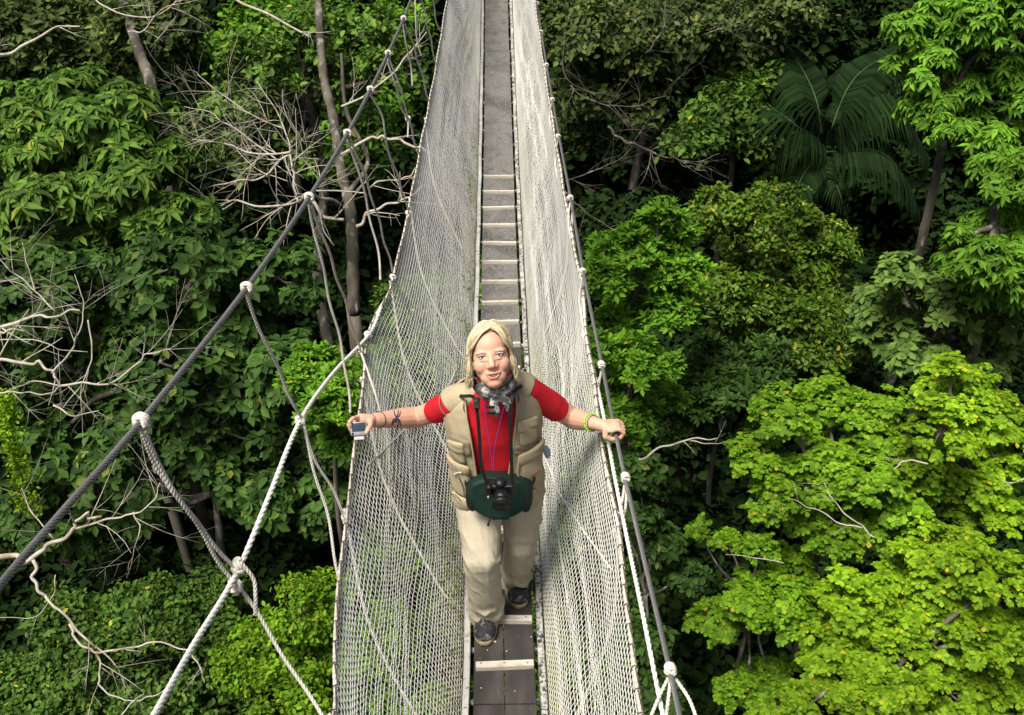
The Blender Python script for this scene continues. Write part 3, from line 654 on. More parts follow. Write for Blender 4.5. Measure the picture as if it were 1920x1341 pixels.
# ---- undergrowth carpet
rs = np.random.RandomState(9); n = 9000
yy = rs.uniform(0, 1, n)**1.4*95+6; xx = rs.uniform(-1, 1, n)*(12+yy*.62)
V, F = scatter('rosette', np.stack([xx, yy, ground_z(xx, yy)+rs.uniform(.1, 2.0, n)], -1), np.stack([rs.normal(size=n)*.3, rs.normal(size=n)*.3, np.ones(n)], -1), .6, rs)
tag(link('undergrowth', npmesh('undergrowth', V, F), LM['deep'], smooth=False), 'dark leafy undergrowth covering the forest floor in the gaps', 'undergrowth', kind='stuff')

# ---- bare and dead branches
def wander(mb, a, d, L, r, rs, lev, curl=.22, dens=1.0, lift=0.0):
    n = max(4, int(L/.11)); P = [np.asarray(a, float)]; d = nrm(d); c = rs.normal(size=3)*curl
    for i in range(n):
        c = c*.75+rs.normal(size=3)*curl*.55; d = nrm(d+c*.30+np.array([0, 0, lift*.06])); P.append(P[-1]+d*L/n)
    P = np.array(P); rr = np.linspace(r, r*.35, len(P)); mb.tube(P, rr, 6 if lev < 2 else 4)
    if lev < 3:
        m = int((2+L*3.0)*dens)
        for _ in range(m):
            i = rs.randint(1, len(P)-1); dd = nrm(P[min(i+1, len(P)-1)]-P[i-1]); s = nrm(np.cross(dd, rs.normal(size=3))); wander(mb, P[i], dd*.7+s*rs.uniform(.4, 1.0), L*rs.uniform(.28, .55), rr[i]*.55, rs, lev+1, curl, dens, lift)
def drawn(mb, pts, r0, r1, rs, sub=0, subL=.6, subr=.35, lev=2, dens=1.0):
    P = [atd(*p) for p in pts]; P = crom(P, 3); P[1:-1] += rs.normal(size=(len(P)-2, 3))*r0*.55; P = crom(P, 3); r0 *= .68; r1 *= .6; rr = np.linspace(r0, r1, len(P)); mb.tube(P, rr, 8)
    for _ in range(sub):
        i = rs.randint(2, len(P)-1); dd = nrm(P[i]-P[i-1]); s = nrm(np.cross(dd, rs.normal(size=3))); wander(mb, P[i], dd*.6+s*.8, subL*rs.uniform(.6, 1.2), rr[i]*subr, rs, lev, .3, dens)
    return P
def dead(label, lines, group='bare branches reaching over the forest', mt='dead', seed=1, sub=5, subL=.6, name='dead_branch'):
    rs = np.random.RandomState(seed); root = None
    main = MB(); tw = MB()
    for L in lines:
        pts, r0, r1 = L[:3]; P = drawn(main, pts, r0, r1, rs)
        for _ in range(int(1.1*L[3]) if len(L) > 3 else sub):
            i = rs.randint(2, len(P)-1); dd = nrm(P[i]-P[i-1]); s = nrm(np.cross(dd, rs.normal(size=3))); wander(tw, P[i], dd*.6+s*.8, subL*rs.uniform(.6, 1.2), .35*(r0+(r1-r0)*i/len(P)), rs, 2, .3, 1.0)
    root = empty(name, atd(*lines[0][0][0]), label, 'branch', group); main.build('bough', M[mt], root)
    if tw.V: tw.build('twigs', M[mt], root)
    return root
D = 9.5
dead('upper bleached bare branch reaching in from the left edge, with fine upright twigs', [
    ([(-40,628,D),(30,605,D),(90,590,D),(150,582,D)], .030, .014, 3), ([(-20,622,D),(20,620,D),(46,621,D)], .018, .010, 0),
    ([(102,582,D),(60,540,D),(20,505,D),(-10,480,D)], .012, .005, 5), ([(98,575,D),(95,530,D-.3),(100,490,D-.4)], .007, .003, 3), ([(66,545,D),(50,490,D),(42,455,D)], .010, .004, 4), ([(-10,530,D),(30,528,D),(62,549,D)], .008, .004, 3)], seed=3, subL=.55)
dead('middle bleached branch at the left edge, looping into a wide fan of twigs', [
    ([(-30,682,D),(30,678,D),(75,683,D),(97,697,D),(112,724,D)], .026, .017, 3), ([(97,700,D),(130,660,D),(150,620,D),(155,570,D),(140,515,D)], .015, .005, 8),
    ([(112,724,D),(160,720,D),(220,715,D),(255,685,D),(285,662,D),(320,655,D)], .018, .006, 10), ([(165,600,D),(172,660,D),(160,710,D),(118,765,D)], .012, .006, 3),
    ([(-10,738,D),(40,735,D),(90,738,D),(112,724,D)], .012, .007, 3), ([(-20,640,D),(60,636,D),(110,655,D),(165,660,D)], .009, .005, 3), ([(100,760,D),(140,782,D),(186,770,D)], .014, .006, 1), ([(112,724,D),(60,715,D),(10,735,D)], .010, .006, 3)], seed=5, subL=.65)
D = 7.5
dead('brown forked branch crossing behind the thick steel cable at the lower left', [
    ([(-60,1035,D),(20,1052,D),(60,1050,D),(100,1020,D),(135,990,D),(150,972,D),(190,968,D)], .034, .014, 1), ([(140,992,D),(200,975,D),(260,962,D),(290,935,D),(300,905,D)], .014, .005, 9),
    ([(250,960,D),(262,990,D),(250,1030,D),(240,1070,D)], .008, .003, 5), ([(100,1010,D),(60,960,D),(40,915,D)], .008, .004, 4)], seed=8, subL=.45)
dead('long wandering bare branch over the fine leaved crown at the bottom left', [
    ([(62,1050,D),(70,1095,D),(90,1125,D),(130,1165,D),(178,1212,D)], .020, .013, 1), ([(130,1170,D),(145,1202,D),(180,1222,D),(240,1215,D),(300,1203,D),(350,1225,D),(375,1250,D),(384,1280,D)], .015, .006, 4),
    ([(180,1222,D),(188,1250,D),(184,1285,D),(220,1308,D),(260,1315,D),(310,1293,D)], .012, .006, 3), ([(178,1212,D),(210,1240,D),(222,1252,D)], .010, .004, 3), ([(104,1078,D),(100,1110,D),(70,1155,D),(0,1158,D)], .006, .003, 1), ([(228,1340,D),(250,1315,D),(270,1300,D)], .008, .004, 1)], seed=11, subL=.35)
D = 17
dead('spreading bare twiggy branches on the left side of the grey trunk', [
    ([(640,385,19),(585,365,18),(540,385,D),(450,378,D),(385,388,D)], .05, .02, 8), ([(600,300,18),(540,290,D),(500,330,D),(440,340,D),(390,352,D)], .035, .012, 10), ([(560,380,D),(550,330,D),(545,290,D),(530,230,D),(480,150,D)], .035, .01, 12),
    ([(545,285,D),(480,290,D),(420,270,D),(360,262,D)], .03, .01, 12), ([(530,240,D),(480,220,D),(420,180,D),(370,140,D)], .02, .008, 12), ([(520,300,D),(450,250,D),(400,215,D),(345,200,D)], .02, .008, 12), ([(590,360,D),(600,330,D),(590,300,D)], .015, .008, 6), ([(540,340,D),(470,310,D),(420,240,D)], .015, .006, 10)], mt='dead', seed=21, subL=1.1)
dead('bare forked limbs on the right side of the grey trunk, running behind the left net', [
    ([(640,290,18.5),(680,262,18.5),(720,258,18.5),(760,268,18.5),(800,285,18.5)], .045, .03, 2), ([(668,425,18.5),(700,395,18.5),(740,380,18.5),(790,350,18.5)], .05, .025, 4), ([(585,358,18.5),(650,360,18.5),(685,362,18.5)], .025, .02, 1), ([(690,355,18.5),(720,338,18.5),(760,335,18.5),(785,310,18.5)], .028, .015, 3),
    ([(582,375,18.5),(610,405,18.5),(645,412,18.5)], .05, .05, 2), ([(640,200,18.5),(700,170,18.5),(760,110,18.5),(800,60,18.5)], .035, .015, 8)], seed=23, subL=.9)
dead('pale bare bough slanting in at the top left corner', [([(-40,118,16),(20,95,16),(80,65,16),(150,50,16)], .05, .02, 2)], seed=25)
dead('thin curving bare branches crossing the top edge on the left', [([(420,-10,17),(470,15,17),(530,40,17),(580,70,17)], .035, .03, 2), ([(170,-10,17),(220,25,17),(280,30,17),(320,15,17),(345,-20,17)], .022, .014, 4), ([(240,60,17),(275,55,17),(300,20,17),(370,0,17)], .018, .008, 5), ([(290,80,17),(310,55,17),(330,30,17)], .01, .006, 2)], seed=27, subL=.7)
dead('grey zigzag bare branch in the dark gap to the right of the upper bridge', [([(1140,238,21),(1165,262,21),(1200,275,21),(1225,290,21),(1265,295,21),(1285,312,21),(1325,320,21)], .04, .015, 7), ([(1270,300,21),(1310,302,21),(1350,288,21)], .018, .01, 4)], seed=29, subL=1.0, mt='bark')
dead('tangle of bare twigs in the olive tree', [([(1060,340,20),(1110,322,20),(1160,300,20),(1185,275,20)], .02, .01, 8), ([(1060,360,20),(1090,390,20),(1130,420,20),(1165,432,20)], .016, .007, 5), ([(1070,160,20),(1110,190,20),(1180,200,20),(1250,180,20)], .022, .01, 12), ([(1120,180,20),(1060,140,20),(1058,60,20)], .016, .008, 8), ([(1320,65,20),(1380,45,20),(1420,20,20)], .02, .01, 7), ([(1210,100,20),(1240,60,20),(1250,0,20)], .02, .01, 10)], seed=31, subL=1.1, mt='bark')
dead('straight white stick over the shaded shrub right of the fist', [([(1198,862,11),(1240,840,11),(1290,826,11),(1345,822,11)], .020, .010, 1), ([(1290,826,11),(1330,832,11),(1360,828,11)], .01, .005, 1)], seed=33, subL=.3)
dead('forked bare stem inside the lime green crown', [([(1640,1008,10.3),(1615,985,10.3),(1580,960,10.3),(1555,925,10.3),(1545,905,10.3)], .014, .006, 2), ([(1618,990,10.3),(1570,978,10.3),(1530,955,10.3),(1480,935,10.3)], .012, .005, 2), ([(1470,1056,10.6),(1410,1045,10.6),(1360,1040,10.6)], .008, .004, 2)], seed=35, subL=.3)
dead('small pale sticks at the right edge among the yellowest leaves', [([(1740,870,10.8),(1700,865,10.8),(1675,880,10.8)], .014, .008, 2), ([(1930,890,10.8),(1905,905,10.8),(1880,900,10.8)], .012, .006, 1)], seed=37, subL=.3)
# the grey forked trunk on the left, and the pale one at the top left
def bare_trunk(label, lines, mt='bark', name='grey_trunk', seed=1):
    rs = np.random.RandomState(seed); P0 = atd(*lines[0][0][0]); root = empty(name, (P0[0], P0[1], GZ), label, 'tree'); mb = MB()
    mb.tube(crom([(P0[0]+.1, P0[1]+.1, GZ-.5), (P0[0]+.05, P0[1], (GZ+P0[2])/2), P0], 5), [lines[0][1]*1.0]*11, 10)
    mb.build('lower_trunk', M['darkbark'], root)  # darker bark stands in for shade low on the trunk
    for pts, r0, r1 in lines:
        mb = MB(); P = crom([atd(*p) for p in pts], 8); mb.tube(P, np.linspace(r0, r1, len(P))*(1+.08*np.sin(np.arange(len(P))*1.3)), 10); mb.build('limb', M[mt], root)
    return root
bare_trunk('grey mottled forked trunk standing left of the bridge', [([(663,590,19),(662,500,19),(660,430,19),(655,380,19),(640,320,19.2),(625,220,19.4),(608,150,19.6),(600,60,19.8),(596,-30,20)], .125, .07), ([(655,360,19),(690,300,19.4),(650,210,19.2),(640,100,19)], .05, .03)])
bare_trunk('short length of pale trunk showing between dark leaves in the upper left', [([(290,190,20),(278,140,20),(262,100,20.3),(235,10,21),(225,-60,21)], .12, .09)], seed=2)
# ---- the dark palm
def palm(c, label):
    rs = np.random.RandomState(3); D = 24; S = atd(1545, 285, D); gz = float(ground_z(S[0], S[1])[0]); root = empty('palm_tree', (S[0], S[1], gz), label, 'palm')
    mb = MB(); limb(mb, (S[0]+.4, S[1]+.3, gz), S-np.array([0, 0, .3]), .16, .12, rs, 0, 8, .01); mb.build('trunk', M['darkbark'], root)
    fm = leafmat('palm_frond', (.006, .018, .005), (.014, .034, .008), trans=.1, rough=.85, spec=.08)  # shade of the gap is put into this dark frond colour
    mr = mat('palm_midrib', (.045, .085, .03), .6)
    fr = [((1475,78),(1528,180),1.5,.9),((1700,85),(1600,150),1.6,1.0),((1592,138),(1568,215),1.2,.35),((1745,300),(1640,175),1.0,1.35),((1725,400),(1660,290),1.1,1.15),((1592,420),(1570,350),.4,.45),((1541,395),(1543,330),.3,.5),((1450,320),(1490,248),.9,1.0),((1425,190),(1480,225),1.1,1.0),((1480,400),(1505,330),.3,.7)]
    for i, (e, m, lift, wd) in enumerate(fr):
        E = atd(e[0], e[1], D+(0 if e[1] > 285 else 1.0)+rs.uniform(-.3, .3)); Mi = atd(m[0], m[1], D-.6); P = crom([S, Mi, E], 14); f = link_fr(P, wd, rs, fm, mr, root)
def link_fr(P, wd, rs, fm, mr, root):
    mb = MB(); P = resample(P, .05); n = len(P); mb.tube(P, np.linspace(.020, .006, n), 6); rib = mb.build('midrib', mr, root)
    T = np.gradient(P, axis=0); T /= np.linalg.norm(T, axis=1)[:, None]; up = np.array([0, 0, 1.]); V, F = [], []
    for i in range(4, n-1):
        t = i/n; L = wd*1.15*math.sin(math.pi*min(1, .12+t*.93))**.6
        side = nrm(np.cross(T[i], up))
        for s in (-1, 1):
            a = rs.uniform(-.08, .08); d0 = nrm(side*s*.9+T[i]*.35+up*.15); d1 = nrm(side*s*.35+T[i]*.3-up*1.0+rs.normal(size=3)*.06)
            p0 = P[i]; p1 = p0+d0*L*.38; p2 = p1+nrm(d0*.6+d1)*L*.34; p3 = p2+d1*L*.42; wv = T[i]*.034; k = len(V)
            V += [p0-wv*.5, p0+wv*.5, p1-wv, p1+wv, p2-wv, p2+wv, p3]; F += [(k, k+1, k+3, k+2), (k+2, k+3, k+5, k+4), (k+4, k+5, k+6, k+6)]
    me = bpy.data.meshes.new('leaflets'); me.from_pydata([tuple(v) for v in V], [], [tuple(dict.fromkeys(f)) for f in F]); me.update()
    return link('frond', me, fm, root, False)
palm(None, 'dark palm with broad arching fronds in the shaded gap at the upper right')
# hanging vine at the left edge
rs = np.random.RandomState(6); P = crom([atd(*p) for p in [(10,740,13),(14,800,13),(30,850,13),(40,900,13),(60,960,13)]], 12); n = 150
q = P[rs.randint(0, len(P), n)]+rs.normal(size=(n, 3))*.05; V, F = scatter('small', q, rs.normal(size=(n, 3))*.5+np.array([0, 0, .5]), .13, rs)
r = empty('hanging_vine', P[0], 'narrow bright green vine hanging at the left edge below the bare branches', 'vine'); link('leaves', npmesh('vine', V, F), LM['lime'], r, False); mb = MB(); mb.tube(P, .012, 6); mb.build('stem', M['darkbark'], r)
# ================================================================== THE HIKER
M['skin'] = mat('skin', (.62, .37, .26), .5, [(16, (.67, .385, .27), .45, .7), (140, (.55, .31, .215), .55, .75)], .12, 500, spec=.35)
M['hair'] = mat('blonde_hair', (.48, .34, .15), .42, [(90, (.66, .54, .33), .42, .62), (160, (.24, .15, .06), .56, .72)], spec=.4)
def hairmat():
    m = mat('blonde_hair_locks', (.5, .36, .16), .42, spec=.4); t = m.node_tree; b = t.nodes['Principled BSDF']; g = t.nodes.new('ShaderNodeNewGeometry'); cr = t.nodes.new('ShaderNodeValToRGB'); e = cr.color_ramp.elements
    e[0].color = (.24, .16, .075, 1); e[1].color = (.78, .70, .52, 1); x = cr.color_ramp.elements.new(.25); x.color = (.46, .36, .20, 1); x = cr.color_ramp.elements.new(.7); x.color = (.60, .51, .34, 1)
    t.links.new(g.outputs['Random Per Island'], cr.inputs[0]); t.links.new(cr.outputs[0], b.inputs['Base Color']); return m
M['hair'] = hairmat()
M['red'] = mat('red_cloth', (.52, .008, .018), .8, [(25, (.50, .010, .02), .45, .65)], .25, 240)
M['vest'] = mat('khaki_cloth', (.43, .36, .23), .85, [(12, (.36, .30, .18), .45, .65), (260, (.49, .43, .29), .5, .7)], .3, 320)
M['vestdark'] = mat('brown_mesh_cloth', (.22, .18, .12), .9, [(300, (.32, .27, .19), .5, .6)], .3, 400)
M['trouser'] = mat('stone_cloth', (.47, .42, .31), .85, [(6, (.41, .36, .26), .45, .65), (300, (.53, .48, .37), .5, .7)], .3, 300)
M['green'] = mat('dark_green_nylon', (.004, .024, .017), .6, [(30, (.003, .014, .010), .45, .65)], .2, 200)
M['black'] = mat('black_nylon', (.012, .012, .014), .55, None, .15, 200)
M['camblack'] = mat('black_camera_plastic', (.007, .007, .008), .4, [(60, (.012, .012, .013), .5, .7)], .1, 300)
M['silver'] = mat('silver_metal', (.62, .62, .63), .3, metal=.7)
M['screen'] = mat('dark_glass_screen', (.035, .05, .07), .12, spec=.6)
M['scarf'] = mat('grey_patterned_scarf', (.10, .10, .095), .85, [(38, (.40, .39, .36), .50, .56), (80, (.02, .02, .02), .55, .62)], .3, 200)
M['lace'] = mat('grey_laces', (.16, .16, .17), .8); M['shoe'] = mat('dark_trail_shoe', (.022, .024, .030), .7, [(34, (.15, .14, .13), .53, .6), (80, (.20, .15, .10), .60, .7)], .4, 200)
M['sole'] = mat('tan_shoe_sole', (.34, .26, .15), .8, [(40, (.18, .13, .08), .5, .7)], .3, 200)
M['eyewhite'] = mat('eye_white', (.55, .52, .50), .25); M['iris'] = mat('blue_grey_iris', (.055, .085, .11), .2); M['pupil'] = mat('pupil', (.01, .01, .01), .15)
M['teeth'] = mat('teeth', (.82, .78, .68), .3); M['lip'] = mat('lips', (.56, .20, .17), .4); M['lip_dark'] = mat('mouth_inside', (.14, .035, .03), .5); M['brow'] = mat('eyebrow_hair', (.36, .23, .13), .8); M['lash'] = mat('eyelash', (.06, .04, .03), .7)
M['tattoo'] = mat('tattoo_ink', (.045, .045, .085), .6); M['lime_band'] = mat('lime_green_band', (.28, .50, .05), .5); M['purple'] = mat('purple_beads', (.16, .03, .24), .4)
M['strap'] = mat('black_strap', (.010, .010, .011), .6); M['pale_label'] = mat('pale_label', (.60, .58, .52), .7); M['stitch'] = mat('reddish_stitching', (.42, .12, .07), .8); M['cord'] = mat('dark_cord', (.04, .03, .025), .7)
M['pale_blue'] = mat('pale_blue_cloth', (.42, .52, .68), .8)

FOOT = at(908, 1180, 3.25)
person = empty('person', (0, 3.35, 0), 'smiling blonde hiker in red shirt and khaki vest walking the bridge with arms spread', 'person')
# ---- head frame
HO = at(919, 662.5, 3.225)
pt = R_(24); f0 = np.array([0, -math.cos(pt), math.sin(pt)]); u0 = np.array([0, math.sin(pt), math.cos(pt)]); r0 = np.array([1., 0, 0])
f0 = nrm(f0+r0*.03); r0 = nrm(np.cross(u0, f0)); 
rl = R_(7.5); HR_ = nrm(r0*math.cos(rl)+u0*math.sin(rl)); HU = nrm(np.cross(f0, HR_))
HU = nrm(u0*math.cos(rl)-r0*math.sin(rl)); HF = nrm(np.cross(HR_, HU)); HM = np.stack([HR_, HU, HF], 1); HS = 1.0
def H(x, y, z): return HO+HM@(np.array([x, y, z])*HS)
# ---- joints
SL, SR = at(852, 757, 3.37), at(990, 733, 3.37)            # shoulders
ELB, ERB = at(785, 782, 3.52), at(1074, 784, 3.48)          # elbows
WL, WR = at(703, 788, 3.37), at(1112, 793, 3.32)            # wrists
PEL, NCK = at(933, 893, 3.44), at(920, 722, 3.38)
AX = nrm(NCK-PEL); SH = nrm(SR-SL); BK = nrm(np.cross(AX, np.array([1., 0, 0])))    # AX up the torso, BK towards her back
FR = nrm(np.array([0, -1, 0])-AX*np.dot(AX, [0, -1, 0])); TL = np.linalg.norm(NCK-PEL)
HIPL, HIPR = PEL+np.array([-.085, .0, -.02]), PEL+np.array([.085, .01, -.02])
KNL, KNR = at(903, 1045, 3.24), at(975, 1018, 3.42)
ANL, ANR = at(912, 1138, 3.37), at(966, 1082, 3.57)
TOEL, TOER = at(907, 1180, 3.20), at(975, 1127, 3.42)
# ---- hands: palms and five fingers each
def finger(mb, pts, r=.0082): mb.chain(pts, np.linspace(r, r*.82, len(pts)), 10)
def hands(mb):
    # her left hand (right in the photo): a fist closed over the cable, knuckles outward
    cab = line(CABR); c = interpY(cab, np.array([3.30]))[0]; ca = nrm(interpY(cab, np.array([3.36]))[0]-interpY(cab, np.array([3.24]))[0])
    up = np.array([0, -.25, .97]); out = nrm(np.cross(up, ca)); out = out if out[0] > 0 else -out; up = nrm(np.cross(out, ca)); up = up if up[2] > 0 else -up
    pc = c+up*.026-out*.022
    mb.capsule(WR, pc-out*.02, .026, .024); mb.ellipsoid(pc, (.040, .042, .017), np.stack([out, ca, up], 1)); mb.ellipsoid(pc+out*.016+up*.003, (.026, .038, .015), np.stack([out, ca, up], 1))
    for i in range(4):
        o = ca*(.030-.0195*i); l = (.92, 1.02, 1.0, .85)[i]
        k = pc+out*.034+o+up*.002; a = k+out*.020*l-up*.017; b = a-out*.010-up*.026*l; e = b-out*.026*l-up*.004
        finger(mb, [pc+out*.005+o*.8, k, a, b, e], .0094)
    t0 = pc-out*.022-ca*.026; t1 = t0-ca*.012-up*.022; t2 = t1+out*.022-up*.014; mb.chain([t0, t1, t2, t2+out*.012], [.0125, .0115, .0098, .009], 10)
    # her right hand (left in the photo): curled over the net rope, thumb and fingers holding the little camera
    q = lambda x, y, Y: at(x, y, Y)
    p0 = q(678, 787, 3.345); mb.capsule(WL, q(690, 787, 3.35), .0250, .024); mb.chain([q(694, 788, 3.35), q(678, 786, 3.34), q(668, 788, 3.335)], [.025, .023, .019])
    F = [[(676,783,3.34),(662,784,3.30),(655,791,3.28),(657,799,3.275)],
         [(676,784,3.36),(659,787,3.33),(653,797,3.31),(657,806,3.305)],
         [(678,789,3.38),(663,794,3.36),(656,804,3.34),(661,813,3.33)],
         [(682,792,3.40),(670,800,3.385),(664,810,3.37),(669,819,3.36)]]
    for f in F: finger(mb, [q(*p) for p in f], .0088)
    mb.chain([q(695, 790, 3.33), q(694, 799, 3.30), q(690, 806, 3.275), q(687, 811, 3.265)], [.0135, .0115, .0098, .009], 10)
def head_shapes(mb):
    E = lambda c, r: mb.ellipsoid(H(*c), r, HM)
    E((0, .024, -.020), (.0705, .080, .094)); E((0, -.010, .022), (.0650, .082, .062)); E((0, .030, .010), (.0640, .064, .069))
    E((0, -.052, .018), (.0625, .056, .060)); E((0, -.100, .050), (.031, .023, .028)); E((0, -.078, .040), (.049, .038, .040))
    for s in (-1, 1):
        E((s*.036, -.034, .044), (.030, .034, .031)); E((s*.028, .014, .063), (.026, .012, .0150)); E((s*.0125, -.038, .084), (.0085, .0075, .010))
        E((s*.068, -.010, -.020), (.006, .024, .014)); E((s*.017, -.006, .066), (.009, .014, .012))
    mb.chain([H(0, .010, .073), H(0, -.014, .0815), H(0, -.031, .0915)], [.0105, .0110, .0125], 12); E((0, -.033, .0945), (.0125, .0095, .0105))
    mb.chain([H(-.027, -.0600, .077), H(-.012, -.0620, .0855), H(.012, -.0620, .0855), H(.027, -.0600, .077)], [.0028, .0042, .0042, .0028], 8)
    mb.chain([H(-.026, -.0625, .077), H(-.010, -.0790, .082), H(.010, -.0790, .082), H(.026, -.0625, .077)], [.0028, .0048, .0048, .0028], 8)
    mb.capsule(H(0, -.07, -.025), NCK+AX*-.02, .054, .062)
def facewarp(V, N):
    L = (V-HO)@HM/HS; x, y, z = L.T
    def g(cx, cy, sx, sy): return np.exp(-(((x-cx)/sx)**2+((y-cy)/sy)**2))*(z > .03)
    d = np.zeros(len(V))
    for s in (-1, 1): d -= .0085*g(s*.031, -.0005, .0140, .0058); d += .0022*g(s*.031, -.0125, .014, .004); d -= .0020*g(s*.031, -.019, .016, .004); d -= .0012*g(s*.030, -.052, .006, .012)
    d -= .0018*np.exp(-((x/.019)**4))*np.exp(-((y+.0712-(x/.025)**2*.0075)/.0042)**2)*(z > .03)
    d -= .002*g(0, -.052, .004, .006)
    near = np.linalg.norm(V-HO, axis=1) < .2
    return V+HF[None]*(d*near)[:, None]
mb = MB()
head_shapes(mb)
mb.loft([[c+rx*math.cos(t)*SH+ry*math.sin(t)*FR for t in np.linspace(0, 6.283, 25)[:-1]] for c, rx, ry in
         [(PEL-AX*.06, .145, .115), (PEL+AX*TL*.15, .15, .12), (PEL+AX*TL*.5, .145, .11), (PEL+AX*TL*.82, .15, .095), (PEL+AX*TL*.95, .085, .07), (NCK, .06, .055)]])
mb.chain([SL, SL*.5+ELB*.5, ELB], [.030, .044, .045]); mb.chain([ELB, ELB*.6+WL*.4, WL], [.0455, .043, .0290])
mb.chain([SR, SR*.5+ERB*.5, ERB], [.030, .044, .045]); mb.chain([ERB, ERB*.6+WR*.4, WR], [.046, .043, .0285])
hands(mb)
for h, k, a in ((HIPL, KNL, ANL), (HIPR, KNR, ANR)): mb.chain([h, k, a], [.08, .055, .038])
body = mb.fuse('body', M['skin'], person, .0028, 5, facewarp)
# colour of the skin: pinker cheeks, nose, knuckles and lips (vertex colours of the skin itself)
def skin_colour(o):
    me = o.data; n = len(me.vertices); V = np.empty(n*3, np.float32); me.vertices.foreach_get('co', V); V = V.reshape(-1, 3)+np.array(person.location)
    L = (V-HO)@HM/HS; x, y, z = L.T; C = np.zeros((n, 4), np.float32); C[:, 3] = 1
    g = lambda cx, cy, sx, sy: np.exp(-(((x-cx)/sx)**2+((y-cy)/sy)**2))*(z > .03)*(np.abs(L).max(1) < .15)
    bl = .35*(g(-.042, -.034, .02, .018)+g(.042, -.034, .02, .018))+.45*g(0, -.038, .013, .010)+.35*g(0, -.095, .03, .012)+.2*g(-.031, -.004, .02, .012)+.2*g(.031, -.004, .02, .012)
    y = y-.0055*(x/.0195)**2; lip = np.clip(1.2*g(0, -.0645, .020, .0028)+1.3*g(0, -.0775, .017, .0036), 0, 1)*(z > .07); ins = 0*lip
    C[:, 0] = np.clip(bl, 0, 1); C[:, 1] = lip; C[:, 2] = ins
    at_ = me.color_attributes.new('face_colour', 'FLOAT_COLOR', 'POINT'); at_.data.foreach_set('color', C.ravel())
    t = M['skin'].node_tree; b = t.nodes['Principled BSDF']; src = b.inputs['Base Color'].links[0].from_socket
    a = t.nodes.new('ShaderNodeAttribute'); a.attribute_name = 'face_colour'; sp = t.nodes.new('ShaderNodeSeparateColor'); t.links.new(a.outputs['Color'], sp.inputs[0])
    for i, c in enumerate(((.78, .28, .20), (.55, .17, .15), (.10, .03, .025))):
        mx = t.nodes.new('ShaderNodeMix'); mx.data_type = 'RGBA'; t.links.new(sp.outputs[i], mx.inputs[0]); t.links.new(src, mx.inputs[6]); mx.inputs[7].default_value = (*c, 1); src = mx.outputs[2]
    t.links.new(src, b.inputs['Base Color']); b.inputs['Subsurface Weight'].default_value = .12; b.inputs['Subsurface Radius'].default_value = (.012, .005, .003); b.inputs['Subsurface Scale'].default_value = .5
skin_colour(body)
# eyes, brows, teeth
for s in (-1, 1):
    c = (s*.031, -.001, .0665); e = MB(); e.ellipsoid(H(*c), (.0130, .0115, .0120), HM, 18, 12); eo = e.build('eye', M['eyewhite'], person)
    gz = nrm(CAM-H(*c)); e = MB(); e.ellipsoid(H(*c)+gz*.0080, (.0060, .0060, .0050), np.stack([nrm(np.cross([0, 0, 1.], gz)), nrm(np.cross(gz, np.cross([0, 0, 1.], gz))), gz], 1), 14, 8); io = e.build('iris', M['iris'], eo)
    e = MB(); e.ellipsoid(H(*c)+gz*.0112, (.0028, .0028, .0026), HM, 10, 6); e.build('pupil', M['pupil'], eo)
    e = MB(); P = [H(s*.031+.0155*math.cos(t), .0000+.0050*math.sin(t), .0800-.004*math.cos(t)**2-.0012*abs(math.sin(t))) for t in np.linspace(.15, 2.99, 12)]
    e.tube([H(s*.031+.0155*math.cos(t), .0030+.0048*math.sin(t), .0785-.0045*math.cos(t)**2) for t in np.linspace(.1, 3.04, 12)], [.0012]+[.0026]*10+[.0012], 6); e.build('eyelid', M['skin'], person)
    e = MB(); e.tube(P, [.0006]+[.0011]*10+[.0006], 5)
    e.build('eyelashes', M['lash'], person)
    e = MB(); rs = np.random.RandomState(4+s)
    for i in range(46):
        t = rs.uniform(0, 1); x = s*(.014+.034*t); y = .0128+.0036*math.sin(math.pi*min(1, t*.85+.12))-.004*t+rs.uniform(-.0016, .0016); z = .0835-.010*t*t
        e.tube([H(x, y, z), H(x+s*.005, y+.0012, z-.0004)], [.0007, .0003], 4)
    e.build('eyebrow', M['brow'], person)
from mathutils.bvhtree import BVHTree
bvh = BVHTree.FromObject(body, bpy.context.evaluated_depsgraph_get()); PL = np.array(person.location)
def onface(x, y, off):
    h = bvh.ray_cast(Vector(H(x, y, .2)-PL), Vector(-HF)); return np.array(h[0])+PL+HF*off if h[0] is not None else H(x, y, .08)
def crescent(name, w_, top, bot, off, m, lift):
    V, F = [], []; n = 15; k = 5
    for i in range(n):
        x = w_*(2*i/(n-1)-1); c = (x/w_)**2
        for j in range(k):
            t = j/(k-1); y = (top+(lift-.0004)*c)*(1-t)+(bot+(lift+(top-bot))*c)*t if False else (top*(1-t)+bot*t)*(1-c)+(top+bot)/2*c+lift*c; V.append(onface(x, y, off*math.sin(math.pi*(.15+.7*t))+.0004))
    for i in range(n-1):
        for j in range(k-1): F.append((i*k+j, i*k+j+1, (i+1)*k+j+1, (i+1)*k+j))
    return MB().add(V, F).build(name, m, person)
crescent('mouth', .0222, -.0655, -.0752, .0004, M['lip_dark'], .0066); crescent('teeth', .0195, -.0662, -.0728, .0012, M['teeth'], .0058)
